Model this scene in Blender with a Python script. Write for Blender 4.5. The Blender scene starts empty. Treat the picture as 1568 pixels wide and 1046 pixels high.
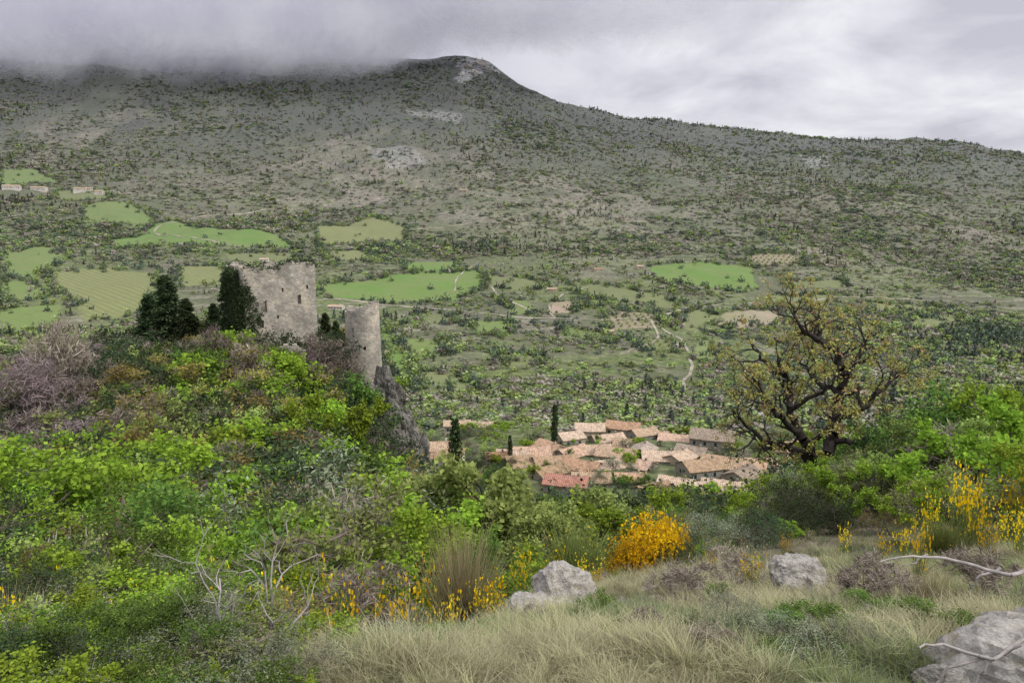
import bpy, math, random
import numpy as np
from mathutils import Vector, Matrix
random.seed(3)
R = np.random.default_rng(11)
P = math.radians(10); K = 1133.0
cP, sP = math.cos(P), math.sin(P)
def slope(py): return np.tan(np.arctan((523-np.asarray(py, float))/K)-P)
def rowof(s): return 523-K*np.tan(np.arctan(s)+P)

# ------------------------------------------------------------------ noise
def _h(i, j, s):
    n = (i*374761393 + j*668265263 + s*1442695041) & 0xFFFFFFFF
    n = ((n ^ (n >> 13))*1274126177) & 0xFFFFFFFF
    return ((n ^ (n >> 16)) & 0xFFFF)/65535.0
def vn(x, y, s=0):
    x = np.asarray(x, float); y = np.asarray(y, float)
    xi = np.floor(x).astype(np.int64); yi = np.floor(y).astype(np.int64)
    fx = x-xi; fy = y-yi; fx = fx*fx*(3-2*fx); fy = fy*fy*(3-2*fy)
    a = _h(xi, yi, s); b = _h(xi+1, yi, s); c = _h(xi, yi+1, s); d = _h(xi+1, yi+1, s)
    return (a*(1-fx)+b*fx)*(1-fy)+(c*(1-fx)+d*fx)*fy
def fbm(x, y, o=4, s=0):
    t = 0; a = .5; n = 0
    for k in range(o):
        t = t+a*vn(x*2**k, y*2**k, s+k*7); n += a; a *= .5
    return t/n-.5

# ------------------------------------------------------------------ terrain heights
YN = [1.5,3,6,10,15,25,40,60,80,100,120,140,160,200,230,270,320]
NEAR = {
-.70:[-1.12,-.70,-.68,-.67,-.66,-.63,-.58,-.52,-.45,-.38,-.30,-.25,-.24,-.27,-.28,-.27,-.25],
-.52:[-1.12,-.70,-.68,-.67,-.66,-.63,-.58,-.51,-.43,-.345,-.265,-.21,-.205,-.28,-.30,-.30,-.28],
-.35:[-1.10,-.70,-.68,-.67,-.66,-.63,-.58,-.51,-.42,-.32,-.22,-.163,-.185,-.30,-.33,-.33,-.30],
-.24:[-1.10,-.69,-.67,-.66,-.65,-.63,-.58,-.53,-.46,-.37,-.26,-.175,-.22,-.36,-.38,-.35,-.32],
-.19:[-1.10,-.69,-.665,-.66,-.65,-.63,-.59,-.54,-.48,-.41,-.30,-.21,-.27,-.38,-.38,-.35,-.32],
-.155:[-1.1,-.69,-.66,-.655,-.645,-.63,-.59,-.545,-.51,-.455,-.38,-.30,-.36,-.40,-.385,-.35,-.32],
-.12:[-1.10,-.69,-.655,-.65,-.64,-.62,-.59,-.55,-.53,-.50,-.46,-.40,-.42,-.405,-.37,-.335,-.305],
-.05:[-1.10,-.685,-.64,-.62,-.62,-.60,-.58,-.56,-.54,-.52,-.50,-.48,-.455,-.40,-.356,-.318,-.294],
.0:[-1.10,-.68,-.62,-.585,-.59,-.59,-.575,-.56,-.54,-.52,-.50,-.475,-.45,-.40,-.356,-.318,-.294],
.14:[-1.1,-.68,-.60,-.54,-.53,-.55,-.56,-.55,-.53,-.515,-.495,-.47,-.45,-.40,-.356,-.318,-.294],
.31:[-1.1,-.68,-.60,-.52,-.49,-.49,-.53,-.54,-.53,-.51,-.49,-.47,-.45,-.40,-.36,-.32,-.295],
.43:[-1.1,-.68,-.60,-.52,-.47,-.415,-.47,-.51,-.51,-.50,-.48,-.46,-.44,-.40,-.365,-.33,-.30],
.55:[-1.1,-.68,-.59,-.505,-.455,-.41,-.44,-.48,-.49,-.48,-.47,-.455,-.44,-.40,-.37,-.34,-.31],
.70:[-1.1,-.68,-.58,-.49,-.44,-.415,-.43,-.47,-.48,-.475,-.465,-.45,-.435,-.40,-.37,-.34,-.31]}
YF = [450,650,900,1300,1800,2400,3000,3600,5000]
FAR = {
-.70:[530,490,430,345,265,165,45,80,160], -.52:[545,495,435,350,270,170,52,90,170],
-.35:[570,505,440,355,275,175,62,100,180], -.24:[590,515,445,360,280,178,74,110,190],
-.12:[605,525,450,365,285,180,88,120,200], -.065:[607,527,450,366,286,178,79,120,200],
-.03:[608,528,450,367,288,185,82,125,200], 0:[610,530,450,368,290,198,114,150,220],
.06:[610,530,452,370,293,214,148,180,240], .14:[612,532,455,372,297,235,180,215,260],
.31:[615,538,462,380,305,255,196,230,280], .43:[618,543,468,388,315,262,204,240,290],
.58:[620,547,475,395,322,268,214,250,300], .70:[620,550,480,400,330,280,236,270,310]}
UG = np.linspace(-1, 1, 401); LG = np.linspace(math.log(1.5), math.log(5500), 700)
def interp_cols(D, f=lambda v: v):
    us = sorted(D); M = np.array([f(np.array(D[k], float)) for k in us])
    return np.array([np.interp(UG, us, M[:, j]) for j in range(M.shape[1])]).T
ST = np.concatenate([interp_cols(NEAR), interp_cols(FAR, slope)], axis=1)
LY = np.log(np.array(YN+YF, float))
T = np.array([np.interp(LG, LY, ST[i]) for i in range(len(UG))])
def gk(s):
    r = int(3*s)+1; k = np.exp(-.5*(np.arange(-r, r+1)/s)**2); return k/k.sum(), r
def smooth(A, s, ax):
    k, r = gk(s)
    pad = [(0, 0), (0, 0)]; pad[ax] = (r, r)
    B = np.pad(A, pad, mode='edge')
    return np.apply_along_axis(lambda v: np.convolve(v, k, mode='valid'), ax, B)
T = smooth(smooth(T, 2.2, 1), 1.6, 0)
def H(x, y):
    x = np.asarray(x, float); y = np.asarray(y, float)
    yc = np.clip(y, 1.5, 5400); u = np.clip(x/yc, -.999, .999)
    a = (u+1)/2*400; b = (np.log(yc)-LG[0])/(LG[-1]-LG[0])*699
    i = np.clip(a.astype(int), 0, 399); j = np.clip(b.astype(int), 0, 698)
    fa = a-i; fb = b-j
    s = (T[i, j]*(1-fb)+T[i, j+1]*fb)*(1-fa)+(T[i+1, j]*(1-fb)+T[i+1, j+1]*fb)*fa
    z = s*yc+np.clip(1.5-y, 0, 20)*.12
    w = np.clip((y-450)/900, 0, 1)
    z = z+w*(fbm(x/420., y/420., 4, 5)*62+fbm(x/90., y/90., 3, 9)*20*np.clip(y/1500, 0, 1))
    g = np.clip((y-300)/300, 0, 1)
    z = z+g*fbm(x/70., y/70., 3, 21)*5
    z = z+np.clip((y-2)/30, 0, 1)*fbm(x/9., y/9., 3, 31)*1.3+fbm(x/1.1, y/1.1, 3, 33)*.18
    return z
def Hf(x, y): return float(H(np.array([x]), np.array([y]))[0])
def sight(px, py, ymin=300, ymax=3300):
    """bearing + elevation survey: first ground point along the sight line"""
    u0 = (px-784)/K; v = (523-py)/K; q = cP+v*sP
    rx = u0/q; rz = (v*cP-sP)/q
    ys = np.geomspace(ymin, ymax, 1500)
    hz = H(rx*ys, ys); hit = np.nonzero(hz > rz*ys)[0]
    y = ys[hit[0]] if len(hit) else ymax
    return float(rx*y), float(y)
def at(px, y):
    x = (px-784)/K*y; z = 0
    for _ in range(4):
        z = Hf(x, y); x = (px-784)/K*(y*cP-z*sP)
    return x, y, z
def zrow(py, y): return float(slope(py))*y

# ------------------------------------------------------------------ material helpers
def newmat(name):
    m = bpy.data.materials.new(name); m.use_nodes = True
    nt = m.node_tree; nt.nodes.clear(); return m, nt
class N:
    def __init__(s, nt): s.nt = nt
    def n(s, t, **kw):
        nd = s.nt.nodes.new(t)
        for k, v in kw.items(): setattr(nd, k, v)
        return nd
    def l(s, a, b): s.nt.links.new(a, b)
    def mix(s, f, a, b, bt='MIX'):
        nd = s.nt.nodes.new('ShaderNodeMix'); nd.data_type = 'RGBA'; nd.blend_type = bt
        for sock, v in ((nd.inputs[0], f), (nd.inputs[6], a), (nd.inputs[7], b)):
            if isinstance(v, bpy.types.NodeSocket): s.l(v, sock)
            elif isinstance(v, (int, float)): sock.default_value = v
            else: sock.default_value = (*v[:3], 1)
        return nd.outputs[2]
    def math(s, op, a, b=0.0, clamp=False):
        nd = s.nt.nodes.new('ShaderNodeMath'); nd.operation = op; nd.use_clamp = clamp
        for k, v in enumerate((a, b)):
            if isinstance(v, bpy.types.NodeSocket): s.l(v, nd.inputs[k])
            else: nd.inputs[k].default_value = v
        return nd.outputs[0]
    def ramp(s, f, lo, hi, a=0., b=1.):
        nd = s.nt.nodes.new('ShaderNodeMapRange'); nd.clamp = True
        s.l(f, nd.inputs[0]); nd.inputs[1].default_value = lo; nd.inputs[2].default_value = hi
        nd.inputs[3].default_value = a; nd.inputs[4].default_value = b
        return nd.outputs[0]
    def noise(s, vec, sc, det=4, rough=.55, dist=0.):
        nd = s.nt.nodes.new('ShaderNodeTexNoise'); s.l(vec, nd.inputs['Vector'])
        nd.inputs['Scale'].default_value = sc; nd.inputs['Detail'].default_value = det
        nd.inputs['Roughness'].default_value = rough; nd.inputs['Distortion'].default_value = dist
        return nd.outputs[0]
    def out(s, sh):
        o = s.nt.nodes.new('ShaderNodeOutputMaterial'); s.l(sh, o.inputs[0])
def principled(N_, col, rough=.85, bump=None, bstr=.3, bdist=.05):
    p = N_.n('ShaderNodeBsdfPrincipled'); p.inputs['Roughness'].default_value = rough
    p.inputs['Specular IOR Level'].default_value = .15
    if isinstance(col, bpy.types.NodeSocket): N_.l(col, p.inputs['Base Color'])
    else: p.inputs['Base Color'].default_value = (*col[:3], 1)
    if bump is not None:
        b = N_.n('ShaderNodeBump'); b.inputs['Strength'].default_value = bstr
        b.inputs['Distance'].default_value = bdist; N_.l(bump, b.inputs['Height'])
        N_.l(b.outputs[0], p.inputs['Normal'])
    return p.outputs[0]
LEAFGAIN = 1.3
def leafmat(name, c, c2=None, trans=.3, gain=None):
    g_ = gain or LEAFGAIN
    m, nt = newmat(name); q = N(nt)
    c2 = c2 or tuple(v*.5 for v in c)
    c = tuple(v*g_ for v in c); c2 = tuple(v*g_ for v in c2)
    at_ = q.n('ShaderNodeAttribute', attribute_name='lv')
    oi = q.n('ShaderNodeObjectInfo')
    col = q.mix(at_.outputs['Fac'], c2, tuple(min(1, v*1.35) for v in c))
    hs = q.n('ShaderNodeHueSaturation')
    q.l(q.ramp(oi.outputs['Random'], 0, 1, .482, .518), hs.inputs['Hue'])
    q.l(q.ramp(oi.outputs['Random'], 0, 1, .7, 1.35), hs.inputs['Value'])
    q.l(col, hs.inputs['Color'])
    d = q.n('ShaderNodeBsdfDiffuse'); q.l(hs.outputs[0], d.inputs[0])
    if trans <= 0: q.out(d.outputs[0]); return m
    t = q.n('ShaderNodeBsdfTranslucent'); q.l(hs.outputs[0], t.inputs[0])
    mx = q.n('ShaderNodeMixShader'); mx.inputs[0].default_value = trans
    q.l(d.outputs[0], mx.inputs[1]); q.l(t.outputs[0], mx.inputs[2]); q.out(mx.outputs[0])
    return m
def barkmat(name, c):
    m, nt = newmat(name); q = N(nt)
    g = q.n('ShaderNodeTexCoord')
    n = q.noise(g.outputs['Object'], 9, 5, .65)
    col = q.mix(q.ramp(n, .3, .7), tuple(v*.5 for v in c), tuple(v*1.4 for v in c))
    q.out(principled(q, col, .95, n, .6, .03)); return m

# ------------------------------------------------------------------ mesh helpers
def link(o, coll=None): (coll or bpy.context.scene.collection).objects.link(o); return o
def qmesh(name, V, F, mats, mi=None, lv=None, smooth_=False):
    V = np.asarray(V, np.float32); F = np.asarray(F, np.int32)
    me = bpy.data.meshes.new(name); me.vertices.add(len(V)); me.vertices.foreach_set('co', V.ravel())
    k = F.shape[1]; me.loops.add(F.size); me.loops.foreach_set('vertex_index', F.ravel())
    me.polygons.add(len(F)); me.polygons.foreach_set('loop_start', np.arange(len(F), dtype=np.int32)*k)
    try: me.polygons.foreach_set('loop_total', np.full(len(F), k, np.int32))
    except Exception: pass
    for m in mats: me.materials.append(m)
    if mi is not None: me.polygons.foreach_set('material_index', np.asarray(mi, np.int32))
    if lv is not None:
        a = me.attributes.new('lv', 'FLOAT', 'POINT'); a.data.foreach_set('value', np.asarray(lv, np.float32))
    me.update(calc_edges=True); me.validate()
    if smooth_: me.polygons.foreach_set('use_smooth', np.ones(len(me.polygons), bool))
    return me
def tubes(segs, sides=5):
    S = np.array(segs, float); n = len(S)
    p0, p1, r0, r1 = S[:, 0:3], S[:, 3:6], S[:, 6], S[:, 7]
    d = p1-p0; d /= (np.linalg.norm(d, axis=1, keepdims=True)+1e-9)
    ref = np.where(np.abs(d[:, 2:3]) > .9, np.array([[1., 0, 0]]), np.array([[0, 0, 1.]]))
    a = np.cross(d, ref); a /= (np.linalg.norm(a, axis=1, keepdims=True)+1e-9); b = np.cross(d, a)
    an = np.arange(sides)/sides*2*math.pi
    ring = a[:, None, :]*np.cos(an)[None, :, None]+b[:, None, :]*np.sin(an)[None, :, None]
    V = np.concatenate([p0[:, None]+ring*r0[:, None, None], p1[:, None]+ring*r1[:, None, None]], 1)
    base = (np.arange(n)*2*sides)[:, None]
    i = np.arange(sides)[None]; j = (np.arange(sides)+1)[None] % sides
    F = np.stack([base+i, base+j, base+sides+j, base+sides+i], -1).reshape(-1, 4)
    return V.reshape(-1, 3), F
def leaves(C, n, sig, size, rng, aspect=.6, axis=None, flat=1., drop=0.):
    C = np.asarray(C, float); idx = rng.integers(0, len(C), n)
    P0 = C[idx]+rng.normal(0, 1, (n, 3))*sig*np.array([1, 1, flat])
    P0[:, 2] -= drop*np.abs(rng.normal(0, 1, n))
    if axis is None: d = rng.normal(0, 1, (n, 3))
    else: d = axis[idx]+rng.normal(0, .45, (n, 3))
    d /= np.linalg.norm(d, axis=1, keepdims=True)+1e-9
    w = np.cross(d, rng.normal(0, 1, (n, 3))); w /= np.linalg.norm(w, axis=1, keepdims=True)+1e-9
    L = size*rng.uniform(.6, 1.4, (n, 1)); W = L*aspect*.5
    V = np.stack([P0-d*L*.5, P0+w*W, P0+d*L*.5, P0-w*W], 1).reshape(-1, 3)
    F = np.arange(4*n).reshape(-1, 4)
    cl = rng.uniform(0, 1, len(C))[idx]*.5+rng.uniform(0, 1, n)*.5
    return V, F, np.repeat(cl, 4)
def merge(parts):
    Vs, Fs, Ms, Ls = [], [], [], []; o = 0
    for V, F, m, lv in parts:
        Vs.append(V); Fs.append(F+o); o += len(V); Ms.append(np.full(len(F), m))
        Ls.append(lv if lv is not None else np.full(len(V), .5))
    return np.concatenate(Vs), np.concatenate(Fs), np.concatenate(Ms), np.concatenate(Ls)
def grow(segs, tips, p, d, L, r, depth, rng, spread=.7, kids=(2, 4), up=.15, wig=.22, taper=.72, maxd=None):
    maxd = depth if maxd is None else maxd
    k = 3; rr = r
    pts = []
    for i in range(k):
        d = d+rng.normal(0, wig, 3); d[2] += up*.3; d /= np.linalg.norm(d)
        q = p+d*L/k; r2 = rr*(taper**(1/k)) if depth > 0 else rr*.55
        segs.append((*p, *q, rr, r2)); p = q; rr = r2; pts.append((p.copy(), d.copy(), rr))
    if depth <= 1: tips.extend([(a, b) for a, b, _ in pts[(0 if depth == 0 else 2):]])
    if depth <= 0: return
    for c in range(rng.integers(kids[0], kids[1]+1)):
        a, b, r_ = pts[-1] if c == 0 else pts[rng.integers(1, 3)]
        nd = b+rng.normal(0, spread, 3); nd[2] += up; nd /= np.linalg.norm(nd)
        grow(segs, tips, a.copy(), nd, L*rng.uniform(.6, .85), r_*rng.uniform(.6, .85), depth-1, rng, spread, kids, up, wig, taper, maxd)

M = {}
def cols():
    L = leafmat
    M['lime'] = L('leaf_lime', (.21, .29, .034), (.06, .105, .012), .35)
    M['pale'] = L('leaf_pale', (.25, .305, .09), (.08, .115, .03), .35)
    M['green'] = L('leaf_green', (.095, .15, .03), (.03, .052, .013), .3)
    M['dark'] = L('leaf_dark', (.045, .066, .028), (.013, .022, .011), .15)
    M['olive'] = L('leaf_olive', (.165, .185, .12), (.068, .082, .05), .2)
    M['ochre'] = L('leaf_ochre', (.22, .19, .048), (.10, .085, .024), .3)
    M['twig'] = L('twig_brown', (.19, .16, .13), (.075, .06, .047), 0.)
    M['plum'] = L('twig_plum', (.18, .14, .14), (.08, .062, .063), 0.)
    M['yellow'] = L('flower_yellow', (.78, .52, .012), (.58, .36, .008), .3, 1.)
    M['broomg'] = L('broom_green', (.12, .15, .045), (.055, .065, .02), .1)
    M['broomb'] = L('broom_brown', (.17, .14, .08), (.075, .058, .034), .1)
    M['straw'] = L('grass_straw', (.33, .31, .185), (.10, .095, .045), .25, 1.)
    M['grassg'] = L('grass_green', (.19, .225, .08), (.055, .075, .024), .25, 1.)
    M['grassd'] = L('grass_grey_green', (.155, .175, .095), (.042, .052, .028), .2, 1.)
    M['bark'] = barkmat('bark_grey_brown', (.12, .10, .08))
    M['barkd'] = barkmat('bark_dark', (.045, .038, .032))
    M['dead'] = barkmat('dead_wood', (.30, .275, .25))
    M['f_dark'] = L('far_conifer', (.070, .090, .062), (.045, .058, .045), .1)  # far foliage tones below are lightened to carry painted-in aerial haze
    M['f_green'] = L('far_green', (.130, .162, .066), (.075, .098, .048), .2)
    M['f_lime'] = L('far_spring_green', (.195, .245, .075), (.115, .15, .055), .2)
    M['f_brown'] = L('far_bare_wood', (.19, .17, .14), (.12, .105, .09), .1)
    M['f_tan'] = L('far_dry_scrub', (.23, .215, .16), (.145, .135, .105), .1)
cols()

def plant_mesh(name, seed, leaf, bark='bark', depth=4, stems=1, nl=5000, ls=.02, sig=.03, r=.03, L=.34,
               spread=.7, up=.15, kids=(2, 4), aspect=.6, twigs=0, sides=4, wide=1., extra=None, drop=0.):
    rng = np.random.default_rng(seed); segs = []; tips = []
    for s in range(stems):
        d = np.array([rng.normal(0, .12 if stems == 1 else .55), rng.normal(0, .12 if stems == 1 else .55), 1.]); d /= np.linalg.norm(d)
        p = np.array([0, 0, -.03]) if stems == 1 else np.array([*rng.normal(0, .06, 2), -.03])
        grow(segs, tips, p, d, L, r, depth, rng, spread, kids, up)
    S = np.array(segs); C = np.array([t[0] for t in tips]); A = np.array([t[1] for t in tips])
    top = np.percentile(C[:, 2], 98); k = 1/top
    S *= k; C = C*k
    parts = []
    V, F = tubes(S, sides); parts.append((V, F, 0, None))
    if nl:
        V, F, lv = leaves(C, nl, sig, ls, rng, aspect, drop=drop); parts.append((V, F, 1, lv))
    if twigs:
        V, F, lv = leaves(C, twigs, .02, .13, rng, .07, axis=A); parts.append((V, F, 2, lv))
    V, F, mi, lv = merge(parts); V = V*np.array([wide, wide, 1])
    return qmesh(name, V, F, [M[bark], M[leaf], M['twig']], mi, lv)
def conifer_mesh(name, seed, leaf='dark', width=.22, n=5000, ls=.035):
    rng = np.random.default_rng(seed); segs = [(0, 0, -.03, 0, 0, .98, .018, .003)]; C = []; A = []
    for lvl in range(26):
        z = .06+.92*lvl/26; rad = width*(1-z)**.8*rng.uniform(.75, 1.15)+.01
        for k in range(9):
            a = rng.uniform(0, 6.28); rr = rad*rng.uniform(.7, 1.15)
            e = np.array([math.cos(a)*rr, math.sin(a)*rr, z-.05*rr/width*.6])
            segs.append((0, 0, z, *e, .004, .001))
            for t in (.35, .6, .8, 1.): C.append(np.array([0, 0, z])*(1-t)+e*t); A.append(e-np.array([0, 0, z]))
    A = np.array(A); A /= np.linalg.norm(A, axis=1, keepdims=True)
    V, F = tubes(segs, 4); V2, F2, lv = leaves(C, n, .014, ls, rng, .4, axis=A)
    V, F, mi, l = merge([(V, F, 0, None), (V2, F2, 1, lv)])
    return qmesh(name, V, F, [M['barkd'], M[leaf]], mi, l)
def cypress_mesh(name, seed, leaf='dark'):
    rng = np.random.default_rng(seed); z = rng.uniform(.03, 1, 700)
    rad = .085*np.sqrt(np.clip(np.sin(np.clip(z*.93+.07, 0, 1)*math.pi*.93), 0, 1))*rng.uniform(.3, 1.05, 700)
    a = rng.uniform(0, 6.28, 700); C = np.stack([np.cos(a)*rad, np.sin(a)*rad, z], 1)
    A = np.tile([[0, 0, 1.]], (700, 1)); V2, F2, lv = leaves(C, 3000, .008, .04, rng, .4, axis=A)
    V, F = tubes([(0, 0, -.05, 0, 0, .9, .015, .003)], 6)
    V, F, mi, l = merge([(V, F, 0, None), (V2, F2, 1, lv)])
    return qmesh(name, V, F, [M['barkd'], M[leaf]], mi, l)
def stalk_mesh(name, seed, leaf, n=900, flower=0, lean=.35, fs=.035, wd=.016):
    rng = np.random.default_rng(seed)
    base = rng.normal(0, .07, (n, 3)); base[:, 2] = -.02
    d = np.stack([rng.normal(0, lean, n), rng.normal(0, lean, n), np.ones(n)], 1); d /= np.linalg.norm(d, axis=1, keepdims=True)
    Ln = rng.uniform(.45, 1.05, (n, 1)); mid = base+d*Ln*.5; bend = d+rng.normal(0, .12, (n, 3))*1.; bend[:, 2] -= .05
    tip = mid+bend*Ln*.5; w = np.cross(d, rng.normal(0, 1, (n, 3))); w /= np.linalg.norm(w, axis=1, keepdims=True); w *= wd*.5
    V = np.stack([base-w, base+w, mid+w*.8, mid-w*.8, tip+w*.25, tip-w*.25], 1).reshape(-1, 3)
    o = (np.arange(n)*6)[:, None]; F = np.concatenate([o+np.array([[0, 1, 2, 3]]), o+np.array([[3, 2, 4, 5]])])
    lv = np.tile([0, 0, .5, .5, 1, 1], n)*.6+np.repeat(rng.uniform(0, .4, n), 6)
    parts = [(V, F, 0, lv)]
    if flower:
        k = rng.integers(0, n, flower); t = rng.uniform(.35, 1.05, (flower, 1)); C = mid[k]*(1-t)+tip[k]*t
        V2, F2, l2 = leaves(C, flower, .015, fs, rng, .9); parts.append((V2, F2, 1, l2))
    V, F, mi, l = merge(parts)
    return qmesh(name, V, F, [M[leaf], M['yellow']], mi, l)
def grass_mesh(name, seed, leaf, n=70, h=.42, spread=.09, w=.005):
    rng = np.random.default_rng(seed)
    base = rng.normal(0, spread, (n, 3)); base[:, 2] = -.03
    a = rng.uniform(0, 6.28, n); ln = rng.uniform(.2, 1.15, n)
    out = np.stack([np.cos(a)*ln, np.sin(a)*ln, np.zeros(n)], 1); hh = h*rng.uniform(.4, 1.15, (n, 1))
    side = np.stack([-np.sin(a), np.cos(a), np.zeros(n)], 1)*w*.5
    P = []
    for t, ww in ((0, 1), (.35, .9), (.7, .65), (1., .12)):
        p = base+out*hh*(t**1.8)+np.array([0, 0, 1])*hh*(t-.33*t*t*ln[:, None]); P += [p-side*ww, p+side*ww]
    V = np.stack(P, 1).reshape(-1, 3); o = (np.arange(n)*8)[:, None]
    F = np.concatenate([o+np.array([[k, k+1, k+3, k+2]]) for k in (0, 2, 4)])
    lv = np.tile([0, 0, .35, .35, .7, .7, 1, 1], n)*.7+np.repeat(rng.uniform(0, .3, n), 8)
    return qmesh(name, V, F, [M[leaf]], None, lv)
def clump_mesh(name, seed, leaf, n=60, ls=.3, tall=.5, lobes=6):
    rng = np.random.default_rng(seed)
    C = rng.normal(0, .24, (lobes, 3)); C[:, 2] = np.abs(C[:, 2])*tall*2+.25
    V, F, lv = leaves(C, n, .16, ls, rng, .8); V[:, 2] = np.maximum(V[:, 2], -.1)
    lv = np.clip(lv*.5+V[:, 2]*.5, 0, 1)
    return qmesh(name, V, F, [M[leaf]], None, lv)
def coll_of(name, meshes):
    c = bpy.data.collections.new(name)
    for i, me in enumerate(meshes):
        o = bpy.data.objects.new('%s_kind_%02d' % (name, i), me); c.objects.link(o)
    return c
def scatter(name, pts, rot, scl, idx, coll):
    pts = np.asarray(pts, np.float32); n = len(pts)
    me = bpy.data.meshes.new(name); me.vertices.add(n); me.vertices.foreach_set('co', pts.ravel())
    r3 = np.zeros((n, 3), np.float32); r3[:, 2] = rot
    s3 = np.asarray(scl, np.float32); s3 = np.repeat(s3[:, None], 3, 1) if s3.ndim == 1 else s3
    a = me.attributes.new('rot', 'FLOAT_VECTOR', 'POINT'); a.data.foreach_set('vector', r3.ravel())
    a = me.attributes.new('scl', 'FLOAT_VECTOR', 'POINT'); a.data.foreach_set('vector', s3.ravel())
    a = me.attributes.new('kind', 'INT', 'POINT'); a.data.foreach_set('value', np.asarray(idx, np.int32))
    o = link(bpy.data.objects.new(name, me))
    g = bpy.data.node_groups.new(name+'_nodes', 'GeometryNodeTree')
    g.interface.new_socket('Geometry', in_out='INPUT', socket_type='NodeSocketGeometry')
    g.interface.new_socket('Geometry', in_out='OUTPUT', socket_type='NodeSocketGeometry')
    gi = g.nodes.new('NodeGroupInput'); go = g.nodes.new('NodeGroupOutput')
    ip = g.nodes.new('GeometryNodeInstanceOnPoints'); ci = g.nodes.new('GeometryNodeCollectionInfo')
    ci.inputs['Collection'].default_value = coll; ci.inputs['Separate Children'].default_value = True
    ci.inputs['Reset Children'].default_value = True; ip.inputs['Pick Instance'].default_value = True
    def na(nm, t):
        x = g.nodes.new('GeometryNodeInputNamedAttribute'); x.data_type = t; x.inputs['Name'].default_value = nm
        return x.outputs['Attribute']
    g.links.new(gi.outputs[0], ip.inputs['Points']); g.links.new(ci.outputs[0], ip.inputs['Instance'])
    g.links.new(na('kind', 'INT'), ip.inputs['Instance Index'])
    g.links.new(na('rot', 'FLOAT_VECTOR'), ip.inputs['Rotation'])
    g.links.new(na('scl', 'FLOAT_VECTOR'), ip.inputs['Scale'])
    g.links.new(ip.outputs[0], go.inputs[0])
    md = o.modifiers.new('scatter', 'NODES'); md.node_group = g
    return o

# ------------------------------------------------------------------ fields
GR = (.115, .20, .042); GR2 = (.14, .195, .058); VY = (.21, .22, .09); OL = (.16, .175, .08); TN = (.31, .25, .18); PK = (.33, .245, .19)
FIELDS = [
 ([(488,436),(590,424),(735,414),(742,440),(700,460),(600,466),(530,458),(488,456)], GR, 0),
 ([(612,402),(700,399),(706,416),(628,420)], GR, 0),
 ([(232,345),(265,338),(330,350),(440,368),(458,380),(350,378),(172,378),(165,368),(225,358)], GR, 0),
 ([(130,314),(200,310),(235,333),(232,348),(120,342)], GR2, 0),
 ([(485,347),(560,333),(620,345),(622,368),(560,372),(490,378)], VY, 1),
 ([(990,408),(1060,402),(1150,406),(1158,440),(1120,448),(1010,428)], GR, 0),
 ([(1098,480),(1190,474),(1215,495),(1110,502)], TN, 0),
 ([(583,503),(600,505),(622,540),(638,590),(625,602),(590,572)], GR, 0),
 ([(622,560),(700,575),(740,600),(700,602),(640,590)], OL, 0),
 ([(68,416),(160,412),(240,418),(240,446),(215,484),(130,492),(120,470),(80,440)], VY, 1),
 ([(0,472),(90,466),(92,498),(0,515)], GR2, 0),
 ([(0,258),(60,260),(95,280),(0,284)], GR2, 0),
 ([(720,486),(795,495),(770,518),(712,500)], GR2, 0),
 ([(270,410),(345,406),(345,436),(270,441)], VY, 1),
 ([(0,388),(75,376),(108,396),(60,420),(0,430)], GR2, 0),
 ([(0,430),(50,430),(80,455),(0,465)], GR2, 0),
 ([(1145,388),(1228,390),(1225,406),(1148,410)], PK, 2),
 ([(925,480),(1010,478),(1012,500),(930,506)], PK, 2),
 ([(1330,464),(1440,468),(1430,480),(1330,476)], VY, 1),
 ([(848,462),(892,460),(880,478),(835,482)], PK, 0),
 ([(745,420),(800,425),(850,440),(800,446),(748,440)], OL, 1),
 ([(860,430),(960,442),(1050,462),(1040,472),(900,456)], OL, 1),
 ([(1060,470),(1100,486),(1060,506),(1020,500)], OL, 0),
 ([(855,494),(945,514),(935,528),(860,515)], GR2, 2),
 ([(500,385),(560,383),(570,400),(505,402)], VY, 1),
 ([(1015,484),(1050,486),(1040,498),(1012,498)], TN, 0),
 ([(1380,490),(1470,480),(1480,500),(1390,505)], OL, 0),
 ([(620,515),(680,520),(690,545),(640,548)], GR2, 0),
 ([(90,290),(160,292),(170,305),(80,306)], OL, 0),
 ([(1070,520),(1110,530),(1090,560),(1060,550)], (.17,.215,.08), 0),
 ([(340,388),(440,385),(470,398),(380,404)], OL, 1),
 ([(1180,452),(1260,450),(1280,462),(1190,466)], OL, 0),
 ([(1290,500),(1340,495),(1350,515),(1300,520)], OL, 0),
 ([(760,540),(830,545),(820,560),(770,558)], OL, 2),
 ([(1200,430),(1290,428),(1300,440),(1210,444)], OL, 1),
 ([(760,455),(800,458),(830,482),(790,482)], GR2, 1),
 ([(640,478),(700,482),(700,496),(650,498)], OL, 1),
 ([(900,455),(930,462),(920,474),(895,472)], GR2, 0),
 ([(960,515),(1030,520),(1040,545),(980,540)], OL, 2),
]
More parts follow.
